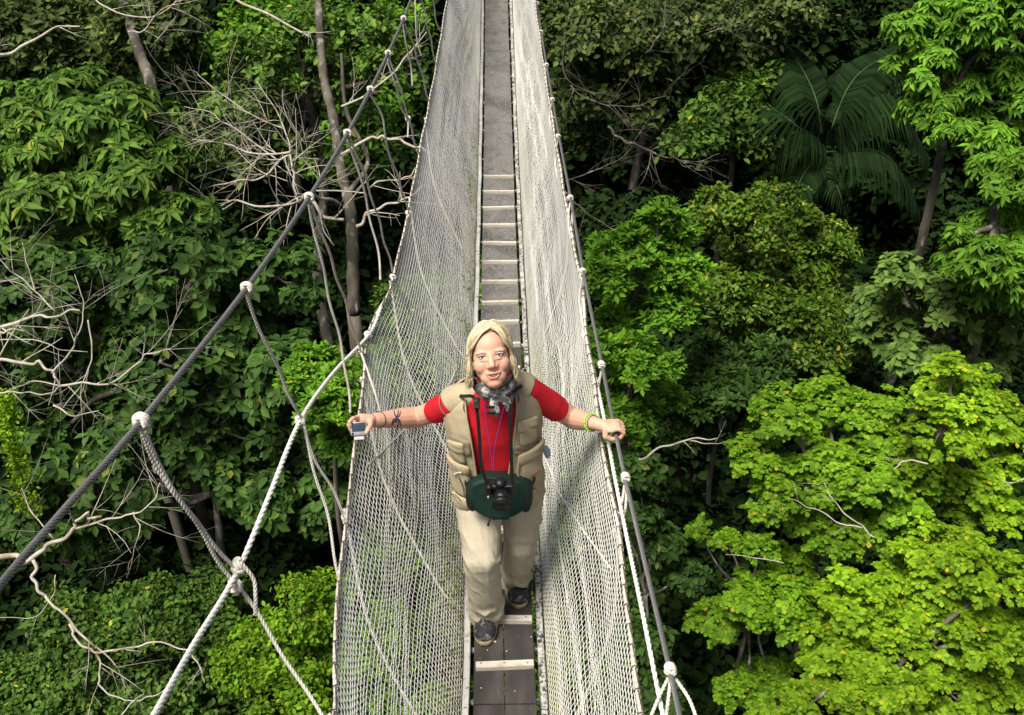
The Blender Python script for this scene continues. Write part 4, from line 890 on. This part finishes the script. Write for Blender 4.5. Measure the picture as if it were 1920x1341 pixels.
# ---- hair: a scalp cap with long locks falling both sides of a parting
def hair():
    rs = np.random.RandomState(12); mb = MB(); c0 = np.array([0, .024, -.020]); rr = np.array([.0770, .0890, .1010])
    def onsk(p, k=1.0):
        d = (p-c0)/rr; return c0+d/np.linalg.norm(d)*rr*k
    dn = HM.T@np.array([0, .10, -1.0]); dn = nrm(dn)
    for i in range(2000):
        s = -1 if rs.uniform() < .5 else 1
        z = rs.uniform(-.108, .045)                       # along the parting, front to back
        px = .012; start = onsk(np.array([px+s*rs.uniform(0, .008), .13, z*1.0]))
        k = 1+rs.uniform(-.015, .06)+(.04 if rs.uniform() < .06 else 0); P = [start]; 
        zz = z+(-.012 if z > .02 else 0); n = 11
        frontness = max(0, (z-.02)/.05)
        for j in range(1, n+1):
            a = j/n; ang = a*R_(100+8*rs.uniform(-1, 1))
            # sweep over the side of the skull; front locks sweep backwards off the forehead
            x = math.sin(ang)*rr[0]*s+px*(1-a); y = c0[1]+math.cos(ang)*rr[1]; zt = z-.050*frontness*a-(.004+.014*a)*(z > -.03)
            p = onsk(np.array([x, y, zt]), 1) if abs(zt-c0[2]) < .098 else np.array([x, y, zt])
            q = (zt-c0[2])/rr[2]; q = max(-.97, min(.97, q)); w_ = math.sqrt(1-q*q); p = np.array([c0[0]+math.sin(ang)*rr[0]*w_*s+px*(1-a), c0[1]+math.cos(ang)*rr[1]*w_, zt])
            d = p-c0; P.append(c0+d*k)
        L = rs.uniform(.02, .08)*(.75 if z < -.06 else 1); p = P[-1].copy(); wv = rs.uniform(0, 6.3); out = rs.uniform(.0, .24)*(1 if rs.uniform() < .8 else 2)
        m = 8
        for j in range(1, m+1):
            a = j/m; p = p+dn*L/m+np.array([s*out*L/m*(a**1.2)*1.6, 0, 0])+np.array([.0026*math.sin(wv+a*8), 0, .0030*math.cos(wv*2+a*7)]); P.append(p.copy())
        W = np.array([H(*q) for q in P]); W = crom(W[::1], 2); r = np.linspace(.0015, .0015, len(W)); r[-8:] = np.linspace(.0014, .0002, 8); r[0] = .0012
        mb.tube(W, r, 4, False)
    for i in range(1100):                              # front locks sweeping across the corners of the forehead
        s = -1 if rs.uniform() < .55 else 1; q = rs.uniform(0, 1); lift = rs.uniform(0, .006); j = lambda k: rs.normal()*k
        pts = [(.014+s*rs.uniform(0, .006), .114-.018*q+lift, .015+.038*q), (s*.030+.008, .104-.026*q+lift, .036+.026*q+j(.002)), (s*(.053+lift), .072-.028*q+j(.003), .044+.014*q+lift), (s*(.0675+lift), .034-.012*q+j(.004), .030+.014*q+j(.003)),
               (s*(.0725+lift*1.2), -.005+j(.006), .010+.018*q+j(.005)), (s*(.0750+lift*1.6+j(.004)), -.045+j(.007), .002+.020*q+j(.008)), (s*(.075+.018*rs.uniform()), -.080+j(.008), -.006+.016*q+j(.008))]
        W = [H(*p) for p in pts]; L = rs.uniform(.004, .040); dd = np.array([s*rs.uniform(-.1, .5), -.1, -1.0]); dd /= np.linalg.norm(dd)
        W += [W[-1]+dd*L*.5, W[-1]+dd*L+np.array([s*.004, 0, 0])]; W = crom(W, 4); r = np.full(len(W), .0012); r[-8:] = np.linspace(.0011, .0002, 8); mb.tube(W, r, 4, False)
    cap = MB()
    # underlayer hugging the scalp so no skin shows between the locks
    V, F = [], []; nu, nv = 40, 24
    for i in range(nv):
        for j in range(nu):
            ph = 2*math.pi*j/nu; fr = math.cos(ph)                     # fr = 1 at the front
            mx = .80 if fr > .6 else (.80+(.6-fr)*2.0 if fr > 0 else 2.0)
            mx = min(mx, 2.05); th = mx*i/(nv-1)
            V.append(H(*(c0+np.array([math.sin(th)*math.sin(ph)*rr[0]*.975, math.cos(th)*rr[1]*.985, math.sin(th)*math.cos(ph)*rr[2]*.975]))))
    for i in range(nv-1):
        for j in range(nu): F.append((i*nu+j, i*nu+(j+1) % nu, (i+1)*nu+(j+1) % nu, (i+1)*nu+j))
    mb.add(V, F)
    return mb.build('hair', M['hair'], person)
hair()
# ---- torso surface in (v up, a round) coordinates; a = 0 at the front, + towards the photo's right
ROWS = [(-.16, .172, .142), (0, .172, .142), (.2, .168, .138), (.4, .170, .135), (.6, .178, .136), (.74, .180, .128), (.82, .180, .112), (.89, .177, .100), (.94, .169, .088), (.98, .150, .076), (1.015, .108, .066), (1.04, .078, .06)]
def torso(v, a, off=0.0):
    vs_ = [r[0] for r in ROWS]; rx = np.interp(v, vs_, [r[1] for r in ROWS])+off; ry = np.interp(v, vs_, [r[2] for r in ROWS])+off
    c = PEL+AX*TL*v; tw = min(1, max(0, v)); side = nrm(np.array([1., 0, 0])*(1-tw)+SH*tw)
    sx, cy = math.sin(a), math.cos(a); e = .86; sx = math.copysign(abs(sx)**e, sx); cy = math.copysign(abs(cy)**e, cy)
    return c+side*rx*sx+FR*ry*cy
def wrinkle(amp, sc1, seed, flat=(1, 1, 1)):
    def f(V, N):
        d = snoise(V*np.array(flat), sc1, seed, 3); d2 = 1-np.abs(snoise(V*np.array(flat), sc1*.8, seed+7, 2))*1.6
        return V+N*(amp*(.5*d+.7*np.clip(d2, -.5, 1)))[:, None]
    return f
mb = MB()
mb.loft([[torso(v, a, -.006) for a in np.linspace(-math.pi, math.pi, 41)[:-1]] for v in (-.10, 0, .1, .2, .3, .4, .5, .6, .7, .78, .84, .88, .91, .94, .97, 1.0, 1.02)])
for S, E_, k in ((SL, ELB, .50), (SR, ERB, .62)):
    e = S+(E_-S)*k; mb.chain([S-SH*math.copysign(.03, np.dot(E_-S, SH)), S, S*.5+e*.5, e], [.034, .055, .054, .052], 18)
mb.fuse('shirt', M['red'], person, .0045, 3, wrinkle(.0035, 15, 3))
# ---- vest: two front panels and a back in one shell, cut open at the front
def vest():
    vv = np.linspace(-.10, 1.005, 54); nu = 84; V, Nn, F = [], [], []
    for v in vv:
        t = (v+.10)/1.065; gL = np.interp(v, [-.10, .25, .7, .9, 1.0], [.34, .36, .40, .48, .72]); gR = np.interp(v, [-.10, .25, .7, .9, 1.0], [.10, .20, .38, .48, .70])
        fl = .016+.020*max(0, .35-v)
        for a in np.linspace(gR, 2*math.pi-gL, nu):
            p = torso(v, a, fl+.004*math.sin(a*7+v*9)*max(0, .75-v)+.0015*math.sin(a*17+v*23)); V.append(p)
    n = len(vv)
    for i in range(n-1):
        for j in range(nu-1):
            # arm holes: leave open where the sleeves come out
            F.append((i*nu+j, i*nu+j+1, (i+1)*nu+j+1, (i+1)*nu+j))
    V = np.array(V); keep = []
    for f in F:
        c = V[list(f)].mean(0); ok = True
        for S, E_ in ((SL, ELB), (SR, ERB)):
            d = nrm(E_-S); q = c-(S-d*.01); t = q@d; r = np.linalg.norm(q-d*t)
            if t > .012 and r < .055: ok = False
        keep.append(f)
    me = bpy.data.meshes.new('vest'); me.from_pydata([tuple(p) for p in V], [], keep); me.update()
    o = bpy.data.objects.new('tmp', me); col.objects.link(o); m = o.modifiers.new('s', 'SOLIDIFY'); m.thickness = .006; m.offset = 0; m = o.modifiers.new('b', 'SUBSURF'); m.levels = 1
    me2 = bpy.data.meshes.new_from_object(o.evaluated_get(bpy.context.evaluated_depsgraph_get())); bpy.data.objects.remove(o)
    n = len(me2.vertices); W = np.empty(n*3, np.float32); me2.vertices.foreach_get('co', W); W = W.reshape(-1, 3).astype(float); Q = np.empty(n*3, np.float32); me2.vertices.foreach_get('normal', Q); Q = Q.reshape(-1, 3)
    d = snoise(W, 11, 5, 3)*.0035; c = PEL+AX*TL*.5; rad = W-c; rad -= np.outer(rad@AX, AX); rad /= np.linalg.norm(rad, axis=1)[:, None]; me2.vertices.foreach_set('co', (W+rad*d[:, None]).astype(np.float32).ravel()); me2.update()
    return link('vest', me2, M['vest'], person)
ve = vest()
for S, E_, s in ((SL, ELB, -1), (SR, ERB, 1)):
    d = nrm(E_-S); P0 = NCK-AX*.030+SH*s*.060+FR*.012; P2 = (S+d*.012 if s < 0 else S-SH*.010)+AX*.006; C0 = [P0, P0*.6+S*.4+AX*.010, P2*.8+P0*.2+AX*.010, P2]; Rr = [.046, .058, .0640, .0625]
    P = crom(C0, 6); e = MB(); e.tube(P, np.interp(np.linspace(0, 3, len(P)), [0, 1, 2, 3], Rr), 28); e.build('shoulder_yoke', M['vest'], ve)
    T = d; a = nrm(np.cross(T, [0, 1., .2])); b = np.cross(T, a); e = MB(); e.tube([P2+.0618*(math.cos(t)*a+math.sin(t)*b) for t in np.linspace(0, 6.2832, 37)], .0020, 6); (e.build('armhole_binding', M['vestdark'], ve) if s < 0 else None)
def patch(name, v0, v1, a0, a1, puff, mt, parent, off=.024, n=12, corner=.5, seed=0, slant=0):
    """a pocket sewn on the vest: pillow shaped, closed"""
    rings = []; rsn = np.random.RandomState(seed)
    top, bot = [], []
    for i in range(n):
        for j in range(n):
            s, t = i/(n-1), j/(n-1); w_ = (math.sin(math.pi*min(1, max(0, s)))*math.sin(math.pi*min(1, max(0, t))))**.24 if 0 < s < 1 and 0 < t < 1 else 0
            cx = (t-.5)*(1-corner*.18*abs(2*s-1)**6); cy = (s-.5)*(1-corner*.18*abs(2*t-1)**6)
            v = (v0+v1)/2+(v1-v0)*cy+slant*cx; a = (a0+a1)/2+(a1-a0)*cx; fl = .020*max(0, .35-v)
            top.append(torso(v, a, off+fl+puff*w_+.0022*math.sin(s*9+t*7+seed)*w_)); bot.append(torso(v, a, off+fl-.009))
    V = top+bot; N2 = n*n; F = []
    for i in range(n-1):
        for j in range(n-1):
            a = i*n+j; F.append((a, a+1, a+n+1, a+n)); F.append((N2+a, N2+a+n, N2+a+n+1, N2+a+1))
    for j in range(n-1):
        F.append((j, N2+j, N2+j+1, j+1)); a = (n-1)*n+j; F.append((a, a+1, N2+a+1, N2+a)); a = j*n; F.append((a, a+n, N2+a+n, N2+a)); a = j*n+n-1; F.append((a, N2+a, N2+a+n, a+n))
    o = MB().add(V, F).build(name, mt, parent)
    if name != 'chest_panel':
        rim = [top[j] for j in range(n)]+[top[i*n+n-1] for i in range(1, n)]+[top[(n-1)*n+j] for j in range(n-2, -1, -1)]+[top[i*n] for i in range(n-2, -1, -1)]; k = parent if parent is not ve else None
        if k is None: MB().tube(rim, .0016, 5).build('edging', M['vestdark'], o)
    return o
# photo's left panel: a in (-1.2 .. -.4); right panel: (.2 .. 1.2)
patch('chest_panel', .54, .70, -1.0, -.42, .002, M['vestdark'], ve, .0245, slant=-.02)
p = patch('pocket', .42, .63, -1.02, -.58, .009, M['vest'], ve, .026, seed=1, slant=.03); patch('pocket_flap', .55, .665, -1.05, -.55, .004, M['vest'], p, .033, n=8, seed=2, slant=.03)
p = patch('pocket', .04, .40, -1.25, -.50, .014, M['vest'], ve, .026, seed=3); patch('pocket_flap', .33, .43, -1.28, -.48, .005, M['vest'], p, .038, n=8, seed=4)
patch('chest_panel', .49, .58, .34, 1.10, .002, M['vestdark'], ve, .0245, slant=-.05)
p = patch('pocket', .57, .78, .46, .96, .009, M['vest'], ve, .026, seed=5, slant=-.03); patch('pocket_flap', .71, .80, .44, .98, .004, M['vest'], p, .033, n=8, seed=6, slant=-.03)
p = patch('pocket', .12, .50, .42, 1.22, .016, M['vest'], ve, .026, seed=7); patch('pocket_flap', .41, .52, .40, 1.25, .005, M['vest'], p, .039, n=8, seed=8)
patch('pocket', -.09, .10, .42, .85, .012, M['vest'], ve, .030, seed=9); patch('pocket', -.09, .05, -1.1, -.55, .012, M['vest'], ve, .030, seed=10)
def seam(pts, mt, r=.0022, off=.026, parent=ve, name='piping'):
    e = MB(); P = crom([torso(v, a, off+.020*max(0, .35-v)) for v, a in pts], 6); e.tube(P, r, 6); return e.build(name, mt, parent)
seam([(-.10, -.34), (.25, -.36), (.7, -.40), (.9, -.48), (1.0, -.72)], M['vest'], .004, .018); seam([(-.10, .10), (.25, .20), (.7, .38), (.9, .48), (1.0, .70)], M['vest'], .004, .018)
seam([(.10, -.60), (.20, -.63), (.30, -.72)], M['cord'], .0018, .044); seam([(.30, -.86), (.36, -.70), (.37, -.62)], M['pale_label'], .0028, .047); seam([(.05, -.95), (.08, -.8), (.04, -.66)], M['cord'], .0016, .05)
seam([(.47, .42), (.36, .38), (.28, .40), (.22, .36)], M['vest'], .0045, .036); seam([(.20, .36), (.13, .34)], M['cord'], .003, .04)
e = MB()                                            # small worn reddish lettering on the lower pocket
for i in range(9):
    a = .66+i*.030; P = [torso(.27+.012*math.sin(i*2.1+k*1.9)+.004*i/9, a+.007*k, .046) for k in range(4)]; e.tube(P, .0011, 4)
e.build('stitched_lettering', M['stitch'], ve)
# ---- trousers
mb = MB()
mb.ellipsoid(PEL+np.array([0.01, .02, -.02]), (.182, .142, .122))
mb.loft([[PEL+AX*TL*v+np.array([math.sin(a)*.178, -math.cos(a)*.136, 0]) for a in np.linspace(0, 6.283, 29)[:-1]] for v in (-.16, -.04, .1)])
hemL = ANL+np.array([0, -.005, -.03]); hemR = ANR+np.array([0, -.005, -.02])
mb.chain([HIPL+np.array([-.002, 0, .02]), HIPL*.5+KNL*.5, KNL, KNL*.4+hemL*.6, hemL], [.112, .094, .077, .077, .079], 20)
mb.chain([HIPR+np.array([.004, 0, .02]), HIPR*.5+KNR*.5+np.array([.012, 0, 0]), KNR+np.array([.006, 0, 0]), KNR*.4+hemR*.6, hemR], [.112, .090, .074, .070, .068], 20)
def tw(V, N):
    k = np.exp(-((V[:, 2]-KNL[2])/.09)**2)*.6+np.exp(-((V[:, 2]-.10)/.07)**2)*1.5+.35
    d = snoise(V*np.array([.7, .7, 1.8]), 13, 2, 3); d2 = np.clip(1-np.abs(snoise(V*np.array([.8, .8, 1.3])+V[:, [0]]*1.5, 11, 9, 2))*2.2, -.4, 1)
    W = V+N*(.0058*k*(d*.6+d2))[:, None]
    for h in (hemL, hemR):                       # flatten the hem: cloth stops above the shoe
        m = np.linalg.norm(W[:, :2]-h[:2], axis=1) < .14; lo = h[2]-.030+.012*np.sin(W[:, 0]*60)
        W[:, 2] = np.where(m & (W[:, 2] < lo), lo+(W[:, 2]-lo)*.12, W[:, 2])
    return W
tr = mb.fuse('trousers', M['trouser'], person, .0055, 3, tw)
for (a, b, c) in (((944, 993, 3.28), (948, 1000, 3.28), (952, 1004, 3.28)),): pass
# ---- shoes standing on the planks
def shoe(toe, ank, zb):
    d = toe-ank; d[2] = 0; d = nrm(d); s = np.array([-d[1], d[0], 0]); up = np.array([0, 0, 1.]); z0 = zb
    heel = np.array([toe[0], toe[1], 0])-d*.265; C = lambda f, x, z: heel+d*f+s*x+up*(z0+z)
    mb = MB(); R3 = np.stack([d, s, up], 1)
    mb.ellipsoid(C(.205, 0, .034), (.064, .051, .038), R3); mb.ellipsoid(C(.13, 0, .045), (.085, .046, .048), R3); mb.ellipsoid(C(.055, 0, .045), (.055, .037, .050), R3)
    mb.capsule(C(.07, 0, .05), C(.075, 0, .115), .043, .042); mb.capsule(C(.2, 0, .04), C(.10, 0, .095), .034, .040)
    def w(V, N): V = V.copy(); V[:, 2] = np.maximum(V[:, 2], z0+.012); return V+N*(snoise(V, 40, 3, 2)*.0012)[:, None]
    o = mb.fuse('shoe', M['shoe'], person, .004, 3, w)
    e = MB(); out = []
    for t in np.linspace(0, 6.283, 41)[:-1]:
        f = .134+.138*math.cos(t); wd = .056 if f > .15 else .045; out.append((f, wd*math.copysign(abs(math.sin(t))**.75, math.sin(t))*(1-.12*math.exp(-((f-.12)/.04)**2))))
    e.loft([[C(f*k+.134*(1-k), x*k, z) for f, x in out] for k, z in ((.97, .0005), (1.0, .004), (1.0, .018), (.97, .026))]); e.build('sole', M['sole'], o)
    e = MB()
    for q in range(5):
        f = .175-.020*q; zt = .072+.0085*q; e.tube([C(f, -.022, zt-.006), C(f+.004, 0, zt+.003), C(f, .022, zt-.006)], .0028, 6)
    e.build('laces', M['lace'], o)
shoe(TOEL, ANL, .003); shoe(TOER, ANR, .003)
# ---- scarf round the neck with a knot and two tails
mb = MB(); rs = np.random.RandomState(2)
RING = [(930,742,3.150),(908,735,3.165),(893,722,3.195),(885,706,3.25),(888,694,3.33),(908,690,3.42),(935,687,3.44),(958,688,3.42),(968,692,3.33),(967,702,3.25),(961,718,3.195),(948,733,3.165),(930,742,3.150)]
for k in range(4):
    P = crom([at(x, y, Y)+np.array([0, .006*k, -.010*k+.004*math.sin(i*2.1+k)]) for i, (x, y, Y) in enumerate(RING)], 5); mb.tube(P, .0115+.002*math.sin(k*2), 8)
KN = at(930, 741, 3.155); mb.ellipsoid(KN, (.021, .016, .017)); mb.chain([KN+np.array([-.05, .03, .025]), KN], [.013, .014]); mb.chain([KN+np.array([.055, .03, .03]), KN], [.013, .014])
for tgt, m in ((at(932, 780, 3.135), at(926, 762, 3.135)), (at(957, 770, 3.15), at(948, 752, 3.14))):
    dv = nrm(tgt-KN); sd = nrm(np.cross(dv, FR)); R3 = np.stack([sd, dv, np.cross(sd, dv)], 1); P = crom([KN, m, tgt], 6)
    for i in range(len(P)-1):
        w_ = .010+.011*math.sin(math.pi*min(1, (i+1)/len(P)*.9)); mb.ellipsoid(P[i], (w_, .013, .0045), R3, 10, 6)
    mb.ellipsoid(P[-2], (.006, .012, .004), R3, 10, 6)
mb.fuse('scarf', M['scarf'], person, .0032, 2, wrinkle(.002, 40, 5))
# ---- wrist bands and tattoo
def band(w0, w1, t, r, th, m, name, n=30, flat=1.0):
    c = w0+(w1-w0)*t; d = nrm(w1-w0); a = nrm(np.cross(d, [0, 0, 1.])); b = np.cross(d, a); e = MB()
    e.tube([c+r*(math.cos(q)*a+math.sin(q)*b)+d*.004*math.sin(q+1) for q in np.linspace(0, 6.283, n)], th, 8); e.build(name, m, person)
band(ERB, WR, .93, .0335, .0042, M['lime_band'], 'wristband'); band(ELB, WL, .90, .0325, .0016, M['cord'], 'bracelet'); band(ERB, WR, 1.04, .0300, .0013, M['cord'], 'bracelet')
def onskin(px, py):
    o = CAM-PL; d = ray(px, py); h = bvh.ray_cast(Vector(o), Vector(d)); return (np.array(h[0])+PL, np.array(h[1])) if h[0] is not None else (None, None)
def tattoo():
    V, F = [], []
    def rib(pts, ws):
        k0 = len(V); P = crom([(x, y, 0) for x, y in pts], 5); W = np.interp(np.linspace(0, 1, len(P)), np.linspace(0, 1, len(ws)), ws); T = np.gradient(P, axis=0); n_ = 0
        for p, w_, t in zip(P, W, T):
            t = t/np.linalg.norm(t)
            for s in (-1, 1):
                h, nn = onskin(p[0]-t[1]*w_*s, p[1]+t[0]*w_*s)
                if h is None: return
                V.append(h+nn*.0008)
            n_ += 1
        for i in range(n_-1): F.append((k0+2*i, k0+2*i+1, k0+2*i+3, k0+2*i+2))
    X, Y = 742.5, 785.5
    rib([(X, Y-5), (X+.5, Y), (X-.3, Y+4), (X-.6, Y+8)], [.8, 2.2, 2.8, .6])
    for a in ([(-1,-3),(-5,-9),(-8,-15),(-11,-18)], [(0,-4),(-3,-10),(-4,-18)], [(1,-4),(4,-10),(4.5,-18)], [(2,-3),(7,-7),(9,-16)], [(-2,0),(-6,2),(-8,9),(-10,11)], [(-1.5,1),(-5,7),(-8.5,14)], [(2,0),(5,4),(3.5,13),(2,17)], [(2,-1),(7,3),(8.5,10),(9,15)]):
        rib([(X+x*.95, Y+y*.95) for x, y in a], [1.2, 1.1, .95, .5])
    MB().add(V, F).build('spider_tattoo', M['tattoo'], person, smooth=False)
tattoo()
# ---- waist pack
WP = at(936, 929, 3.255); root = empty('waist_pack', WP, 'dark green and black half moon waist pack worn on the front of the hiker', 'waist pack')
mb = MB(); R3 = np.stack([np.array([1., 0, 0]), nrm(AX*.6+np.array([0, 0, .4])), np.array([0, -1., 0])], 1)
UPW = nrm(np.array([0, .18, 1.])); FW = nrm(np.array([0, -1., .18])); R3 = np.stack([np.array([1., 0, 0]), UPW, FW], 1)
rings = []
for k, (sc_, dz) in enumerate(((.86, -.055), (1.0, -.035), (1.02, .0), (1.0, .030), (.90, .050))):
    ring = []
    for t in np.linspace(0, 6.283, 49)[:-1]:
        x = .133*math.cos(t); y = .118*math.sin(t) if math.sin(t) < 0 else .075*math.sin(t)**.8
        ring.append(WP+R3@np.array([x*sc_, (y*sc_)+.028, dz-.25*abs(x)**1.6]))
    rings.append(ring)
mb.loft(rings); mb.fuse('pouch', M['green'], root, .004, 5, wrinkle(.003, 18, 8))
e = MB(); e.tube([WP+R3@np.array([.128*math.cos(t), .028+.112*math.sin(t), .036-.25*abs(.15*math.cos(t))**1.6]) for t in np.linspace(math.pi*1.06, math.pi*1.94, 30)], .0052, 6); e.build('zip', M['black'], root)
for s in (-1, 1):
    e = MB(); P = crom([WP+R3@np.array([s*.130, .045, 0]), WP+np.array([s*.150, .06, .06]), WP+np.array([s*.150, .16, .085])], 6); e.tube(P, .019, 8, flat=.18); e.build('belt', M['black'], root)
e = MB(); e.ellipsoid(WP+R3@np.array([.106, .005, .018]), (.030, .075, .028), R3); e.ellipsoid(WP+R3@np.array([-.108, .005, .015]), (.028, .07, .026), R3); e.fuse('side_mesh', M['black'], root, .005, 2)
e = MB(); e.box(WP+R3@np.array([.004, -.078, .044]), (.034, .0075, .003), R3, .002); e.build('label_patch', M['camblack'], root)
for px, py, q in ((917, 966, 3.20), (992, 938, 3.22)):
    e = MB(); a = at(px, py, q); e.tube([a, a+np.array([.003, -.004, -.02]), a+np.array([-.004, -.006, -.042])], .003, 6); e.ellipsoid(a+np.array([-.004, -.006, -.046]), (.005, .004, .009)); e.build('zip_pull', M['strap'], root)
# ---- the black reflex camera on its neck strap
KC = at(938, 915, 3.135); root = empty('reflex_camera', KC, 'black reflex camera hanging on a neck strap in front of the waist pack', 'camera')
cu = nrm(np.array([0, -.25, 1.])); cf = nrm(np.cross([1., 0, 0], cu)); cf = cf if cf[1] < 0 else -cf; R3 = np.stack([np.array([1., 0, 0]), cu, cf], 1)*.86; C = lambda x, y, z: KC+R3@np.array([x, y, z])
e = MB(); e.box(C(0, 0, 0), (.062, .040, .026), R3, .010); e.ellipsoid(C(.0, .042, .002), (.026, .020, .028), R3); e.capsule(C(-.050, -.026, .018), C(-.050, .028, .020), .016, .015); e.fuse('body', M['camblack'], root, .0022, 2)
for nm, r_, a, b in (('lens', .032, .02, .075), ('lens_hood', .037, .070, .092)):
    e = MB(); P0, P1 = C(.006, -.006, a), C(.006, -.006, b); e.tube([P0, P0*.5+P1*.5, P1], [r_, r_, r_*1.02], 28); e.build(nm, M['camblack'], root)
e = MB(); e.ellipsoid(C(.006, -.006, .0915), (.026, .026, .004), R3, 24, 8); e.build('lens_glass', M['camblack'], root)
e = MB(); e.ellipsoid(C(-.054, -.020, .036), (.0045, .010, .004), R3); e.build('strap_tag', M['pale_label'], root)
def strap(pts, w, m, nm, par):
    P = crom([np.asarray(p) for p in pts], 8); T = np.gradient(P, axis=0); T /= np.linalg.norm(T, axis=1)[:, None]; V = []; F = []
    for p, t in zip(P, T):
        s = nrm(np.cross(t, CAM*0+np.array([0, -.8, .6]))); nn = nrm(np.cross(s, t))
        for a, b in ((-1, -1), (1, -1), (1, 1), (-1, 1)): V.append(p+s*w*a+nn*.0012*b)
    for i in range(len(P)-1):
        for k in range(4): F.append((4*i+k, 4*i+(k+1) % 4, 4*i+4+(k+1) % 4, 4*i+4+k))
    return MB().add(V, F).build(nm, m, par, False)
strap([torso(.99, -2.2, .03), torso(1.02, -1.2, .03), at(888, 745, 3.17), at(895, 775, 3.135), at(899, 820, 3.13), at(902, 868, 3.125), C(-.058, .030, .010)], .0065, M['strap'], 'neck_strap', root)
strap([torso(.99, 2.2, .03), torso(1.02, 1.2, .03), at(962, 738, 3.17), at(957, 775, 3.135), at(958, 820, 3.13), at(959, 868, 3.125), C(.058, .030, .010)], .0065, M['strap'], 'neck_strap', root)
e = MB(); e.box(at(894, 756, 3.15), (.014, .004, .030), R3, .003); e.build('strap_pad', M['strap'], root)
# ---- purple beaded lanyard with a small black recorder
root = empty('beaded_lanyard', at(925, 765, 3.13), 'purple beaded lanyard hanging in a V over the red shirt', 'lanyard'); e = MB()
for L in ([(907, 752, 3.15), (911, 790, 3.132), (918, 835, 3.13), (924, 882, 3.125)], [(947, 757, 3.15), (938, 790, 3.132), (928, 835, 3.13), (924, 882, 3.125)]):
    P = resample(crom([at(*p) for p in L], 10), .0052)
    for p in P: e.ellipsoid(p, .0018, None, 6, 4)
    e.tube(P, .0008, 4)
e.build('beads', M['purple'], root)
e = MB()
for i, (x, y) in enumerate(((919, 763), (921, 774))): e.box(at(x, y, 3.13), (.016, .003, .004+.001*i), None, .001)
e.build('clip', M['strap'], root)
# ---- the small silver compact camera in her other hand
CC = at(672.5, 803, 3.285); root = empty('compact_camera', CC, 'small silver compact camera held against the net rope, its dark screen facing the viewer', 'camera')
cz = nrm(CAM-CC); cx = nrm(np.cross([.03, 0, 1.], cz)); cy = np.cross(cz, cx); R3 = np.stack([cx, cy, cz], 1); C2 = lambda x, y, z: CC+R3@np.array([x, y, z])
e = MB(); e.box(C2(0, -.002, 0), (.0315, .0265, .010), R3, .0045); bo = e.build('body', M['silver'], root)
e = MB(); e.box(C2(0, .004, .0100), (.0265, .0170, .0015), R3, .001); e.build('screen', M['screen'], root)
e = MB(); e.box(C2(0, -.0355, -.004), (.020, .010, .006), R3, .003); e.build('wrist_strap', M['pale_label'], root)
for s in (-1, 1):
    e = MB(); e.ellipsoid(C2(s*.024, -.020, .0100), (.0045, .0045, .001), R3, 12, 6); e.build('button', M['camblack'], root)
# pale blue cloth hanging from the back pocket
mb = MB(); a = at(1026, 850, 3.52); mb.ellipsoid(a, (.012, .012, .03)); mb.ellipsoid(a+np.array([-.008, 0, .02]), (.012, .012, .02)); mb.fuse('pocket_cloth', M['pale_blue'], person, .004, 2, wrinkle(.003, 50, 1))
